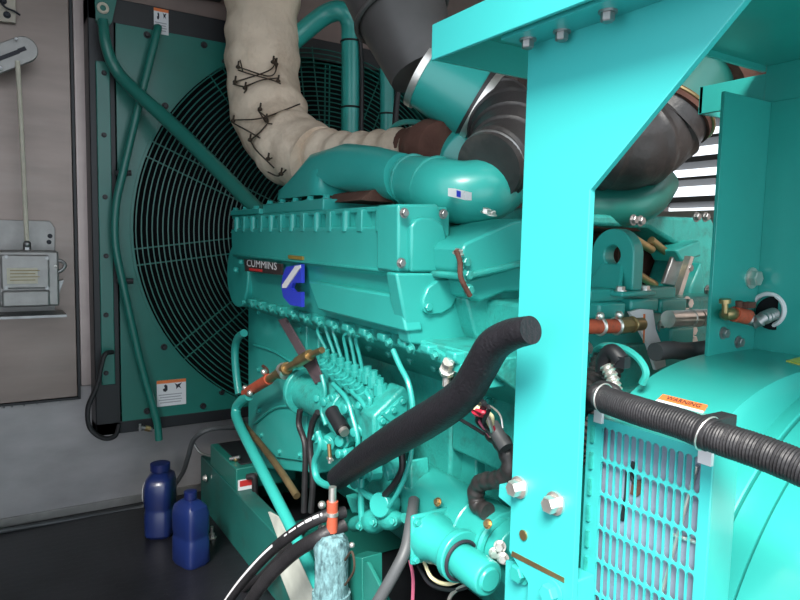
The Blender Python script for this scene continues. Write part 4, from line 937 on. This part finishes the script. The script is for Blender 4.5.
# corroded canister
cn = thing('filter_canister', 'corroded blue-grey filter canister with an orange hose standing on its top', 'filter', P(332, 640, X=.72))
q = P(332, 536, X=.72); r_ = .044
MB().lathe((q.x, q.y, q.z-.30), (0, 0, 1), [(0, .046), (.10, .046), (.105, .049), (.125, .049), (.13, r_), (.24, r_), (.27, .047), (.29, .042), (.305, .03), (.308, .012)], 32).build('canister_body', 'crust', cn, displace=(.006, .02))
MB().lathe((q.x, q.y, q.z-.17), (0, 0, 1), [(0, .05), (.02, .05)], 24).build('band', 'crust', cn)
zt_ = q.z
MB().cyl((q.x, q.y, zt_), (q.x, q.y, zt_+.02), .012).build('fitting', 'steel', cn)
MB().cyl((q.x, q.y, zt_+.055), (q.x, q.y, zt_+.065), .016).build('hose_clamp', 'steel', cn)
MB().cyl((q.x, q.y, zt_+.09), (q.x, q.y, zt_+.13), .010).build('fitting', 'steel', cn)
MB().cyl((q.x, q.y, zt_+.012), (q.x, q.y, zt_+.058), .0145).cyl((q.x, q.y, zt_+.062), (q.x, q.y, zt_+.092), .0145).build('orange_hose', 'red', cn)
for x_, y_, r_ in ((322, 505, .011), (322, 528, .011), (352, 545, .007)): MB().ball(P(x_, y_, X=.72), r_, 8).build('clamp_screw', 'steel', cn)
MB().tube([P(345, 560, X=.71), P(352, 552, X=.71), P(354, 570, X=.71), P(345, 585, X=.71), P(352, 575, X=.71)], .003, 6).build('tie_wire', 'wire', cn)
br = thing('canister_bracket', 'angular teal bracket holding the corroded canister', 'bracket', P(365, 640, X=.76))
MB().prism([P(x, y, X=.78) for x, y in ((348, 556), (362, 558), (363, 640), (340, 640))], (.06, 0, 0)).prism([P(x, y, X=.77) for x, y in ((364, 562), (367, 562), (392, 610), (388, 640), (363, 640))], (.01, 0, 0)).build('bracket_plate', 'tealshade', br, bevel=.002)

# big rubber hoses at the bottom
h1 = thing('battery_cable', 'black cable with white printed line arcing up from the bottom edge to the canister', 'cable', P(225, 610, X=.66))
hp_ = [P(x, y, X=xx) for x, y, xx in ((205, 640, .58), (232, 596, .60), (262, 560, .63), (295, 532, .66), (322, 517, .70), (345, 512, .76))]
MB().tube(hp_, .0155, 16).build('cable', 'rubber', h1)
w_ = MB(); cpt = catmull(hp_, 14)
for k in range(6, 58):
    if k < 34 or k % 4 != 0:
        if k < 34 or k > 38:
            a, b = cpt[k], cpt[k+1]; o_ = V((-.012, -.006, .0085)); w_.cyl(a+o_, b+o_, .0042 if k < 34 or k > 48 else .0028, n=6)
w_.build('printed_line', 'white', h1)
pipe('battery_cable', [P(x, y, X=xx) for x, y, xx in ((228, 640, .60), (258, 590, .62), (290, 556, .66), (318, 538, .69), (345, 524, .76))], .019, 'rubber', 'plain black cable just below the one with the white printed line', 'cable', n=16)
pipe('battery_cable', [P(x, y, X=xx) for x, y, xx in ((200, 640, .70), (232, 600, .72), (262, 575, .74), (290, 545, .78), (312, 520, .82))], .012, 'rubber', 'thinner black cable passing behind the two thick cables at the bottom', 'cable', n=12)
pipe('rubber_hose', [P(x, y, X=xx) for x, y, xx in ((366, 620, .72), (380, 598, .74), (396, 570, .77), (406, 548, .80), (411, 520, .84), (414, 500, .88))], .014, 'greyhose', 'dark grey hose rising from the bottom edge to the starter flange', 'hose', n=14)
wb = thing('pale_board', 'pale grey board leaning against the side of the base rail behind the black cables', 'board', P(296, 600, X=.78))
MB().prism([P(x, y, X=.785) for x, y in ((268, 512), (279, 518), (296, 552), (318, 590), (322, 640), (306, 640), (277, 566), (284, 556))], (.008, 0, 0)).build('board', 'board', wb)

# ================================================================== STARTERS
s1 = thing('starter_motor', 'front turquoise starter motor with stepped barrel and round end cap', 'starter motor', P(450, 590, X=.86))
A, B = P(420, 530, X=.86), P(493, 574, X=.86); A.x = B.x = .86; zc_ = (A.z+B.z)/2; L_ = A.y-B.y
ya = A.y
def yy(px): return P(px, 550, X=.86).y
def zz_(px, py): return P(px, py, X=.86).z
zc_ = zz_(462, 557)
MB().obox((.86, yy(430)+.0, zc_), (.056, 0, 0), (0, .007, 0), (0, 0, .060)).build('flange', 'teal', s1, bevel=.006)
MB().lathe((.86, yy(430), zc_), (0, -1, 0), [(0, .058), (.03, .056), (.05, .048), (yy(430)-yy(456), .047), (yy(430)-yy(457), .058), (yy(430)-yy(463), .058)], 36).build('nose_housing', 'teal', s1, bevel=.003)
MB().lathe((.855, yy(463), zc_-.004), (0, -1, 0), [(0, .036), (.02, .038), (yy(463)-yy(490), .038), (yy(463)-yy(492), .035), (yy(463)-yy(492)+.001, .025), (yy(463)-yy(494), .024)], 32).build('solenoid_barrel', 'teal', s1, bevel=.002)
MB().torus((.855, yy(463)-.004, zc_-.004), (0, 1, 0), .043, .004).build('collar_gap', 'ink', s1)
bolts(s1, [(.815, yy(430)-.007, zc_+.045), (.905, yy(430)-.007, zc_+.045), (.815, yy(430)-.007, zc_-.045)], (0, -1, 0), .008, 'teal')
s2 = thing('starter_motor', 'larger rear turquoise starter motor with a long smooth barrel', 'starter motor', P(470, 540, X=.96))
def y2(px): return P(px, 520, X=.97).y
z2 = P(472, 527, X=.97).z
MB().lathe((.97, y2(404), z2), (0, -1, 0), [(0, .05), (.03, .080), (.07, .086), (y2(404)-y2(480), .086), (y2(404)-y2(481), .083), (y2(404)-y2(507), .083), (y2(404)-y2(508), .07), (y2(404)-y2(520), .068), (y2(404)-y2(522), .04)], 44).build('barrel', 'teal', s2, bevel=.003)
MB().prism([(.881, y2(463), z2+.00), (.881, y2(478), z2+.0), (.881, y2(478), z2-.02), (.881, y2(463), z2-.02)], (.02, 0, 0)).build('raised_tag', 'teal', s2, bevel=.002)
bolts(s2, [P(488, 524, X=.885), P(438, 502, X=.885)], (-1, -.2, .5), .008, 'brass')
bolts(s2, [P(x, y, X=.90) for x, y in ((495, 553), (503, 558), (500, 546))], (-1, -.8, .1), .010, 'steel', 'terminal')
MB().torus((.95, y2(507), z2+.01), (0, 1, 0), .055, .010).build('terminal_ring', 'teal', s2)

# ================================================================== WIRING
lm = thing('wiring_loom', 'black wrapped wiring loom bending down behind the column above the starters', 'cable', P(500, 500, X=.92))
MB().tube([P(x, y, X=.93) for x, y in ((492, 432), (503, 444), (510, 462), (508, 474), (496, 480), (482, 482), (476, 492), (478, 505), (488, 512))], .020, 16, dense=.004, rf=lambda s_: .0012*math.sin(s_*2*PI/.03)).build('wrapped_bundle', 'elbow', lm)
MB().tube([P(x, y, X=.90) for x, y in ((492, 425), (500, 438), (506, 448))], .016, 12).build('sleeve', 'greyhose', lm)
wc = ['rw', 'yw', 'yw', 'black', 'rw', 'steel', 'black', 'pink', 'black', 'yw']
for k in range(10):
    a = P(463+random.uniform(-4, 12), 398+random.uniform(-2, 8), X=.88); b = P(493+random.uniform(-4, 4), 436, X=.9)
    md = [P(470+random.uniform(-4, 22), 405+random.uniform(-2, 12), X=.85+random.uniform(-.02, .02)), P(482+random.uniform(-6, 16), 418+random.uniform(-4, 6), X=.87)]
    MB().tube([a]+md+[b], .0045, 6).build('wire', wc[k], lm)
MB().tube([P(x, y, X=.87) for x, y in ((475, 402), (490, 406), (500, 415), (503, 428))], .002, 6).build('wire', 'steel', lm)
pn = MB().tube([P(x, y, X=.87) for x, y in ((452, 415), (468, 424), (484, 434))], .004, 6); pn.build('wire', 'black', lm)
sn_ = thing('pressure_sensor', 'silver threaded sensor on the ledge left of the foam hose', 'sensor', P(447, 385, X=.84))
MB().lathe(P(447, 372, X=.85), (-.3, -.5, .6), [(0, .018), (.012, .018), (.013, .012), (.03, .012), (.031, .015), (.04, .013)], 8).cyl(P(447, 374, X=.85), P(446, 386, X=.85), .009).build('sensor_body', 'steel', sn_)
MB().tube([P(452, 362, X=.87), P(455, 358, X=.87), P(453, 372, X=.87), P(449, 384, X=.87)], .005, 8).build('lead', 'black', sn_)
for k, (pp, m_, lab) in enumerate((
    (((410, 560), (413, 580), (412, 612)), 'pink', 'pink wire hanging below the front starter flange'),
    (((424, 562), (432, 578), (448, 584), (470, 578), (486, 588)), 'yw', 'pale wire looping under the front starter'),
    (((418, 566), (430, 584), (452, 590), (478, 584)), 'black', 'thin black wire looping under the front starter'),
    (((446, 612), (452, 594), (470, 584), (492, 584)), 'steel', 'bare silver wire at the bottom edge below the starter end cap'))):
    pipe('starter_wire', [P(x, y, X=.86) for x, y in pp], .0045, m_, lab, 'wire', n=6)

names = {}
for o in C.objects:
    if o.parent is None and 'label' in o: names.setdefault(o.name.split('.')[0], []).append(o)
GR = dict(coolant_pipe='coolant pipes by the radiator', black_cable='black cables beside the coolant pipes', air_intake_duct='air intake ducts', heater_hose='red heater hoses with valves',
          fuel_tube='turquoise fuel tubes', rubber_hose='dark rubber hoses', battery_cable='thick black cables at the bottom', starter_motor='starter motors', starter_wire='loose wires under the starters')
for k, l in names.items():
    if len(l) > 1:
        for o in l:
            if 'group' not in o: o['group'] = GR.get(k, k.replace('_', ' ')+'s')
for o in C.objects:
    if '_w' in o: del o['_w']
# ================================================================== LIGHT
w = bpy.data.worlds.new('daylight'); bpy.context.scene.world = w; w.use_nodes = True
b = w.node_tree.nodes['Background']; b.inputs['Color'].default_value = (.84, .92, 1, 1); b.inputs['Strength'].default_value = 1.15
sn = bpy.data.lights.new('sun', 'SUN'); sn.energy = 5.5; sn.angle = math.radians(25); sn.color = (1, .96, .9)
so = bpy.data.objects.new('sun', sn); C.objects.link(so); so.rotation_euler = V((.5, .5, -.75)).to_track_quat('-Z', 'Y').to_euler()
sc = bpy.context.scene
sc.view_settings.view_transform = 'Standard'; sc.view_settings.look = 'None'; sc.view_settings.exposure = 1.0; sc.view_settings.gamma = 1
sc.view_settings.use_curve_mapping = False
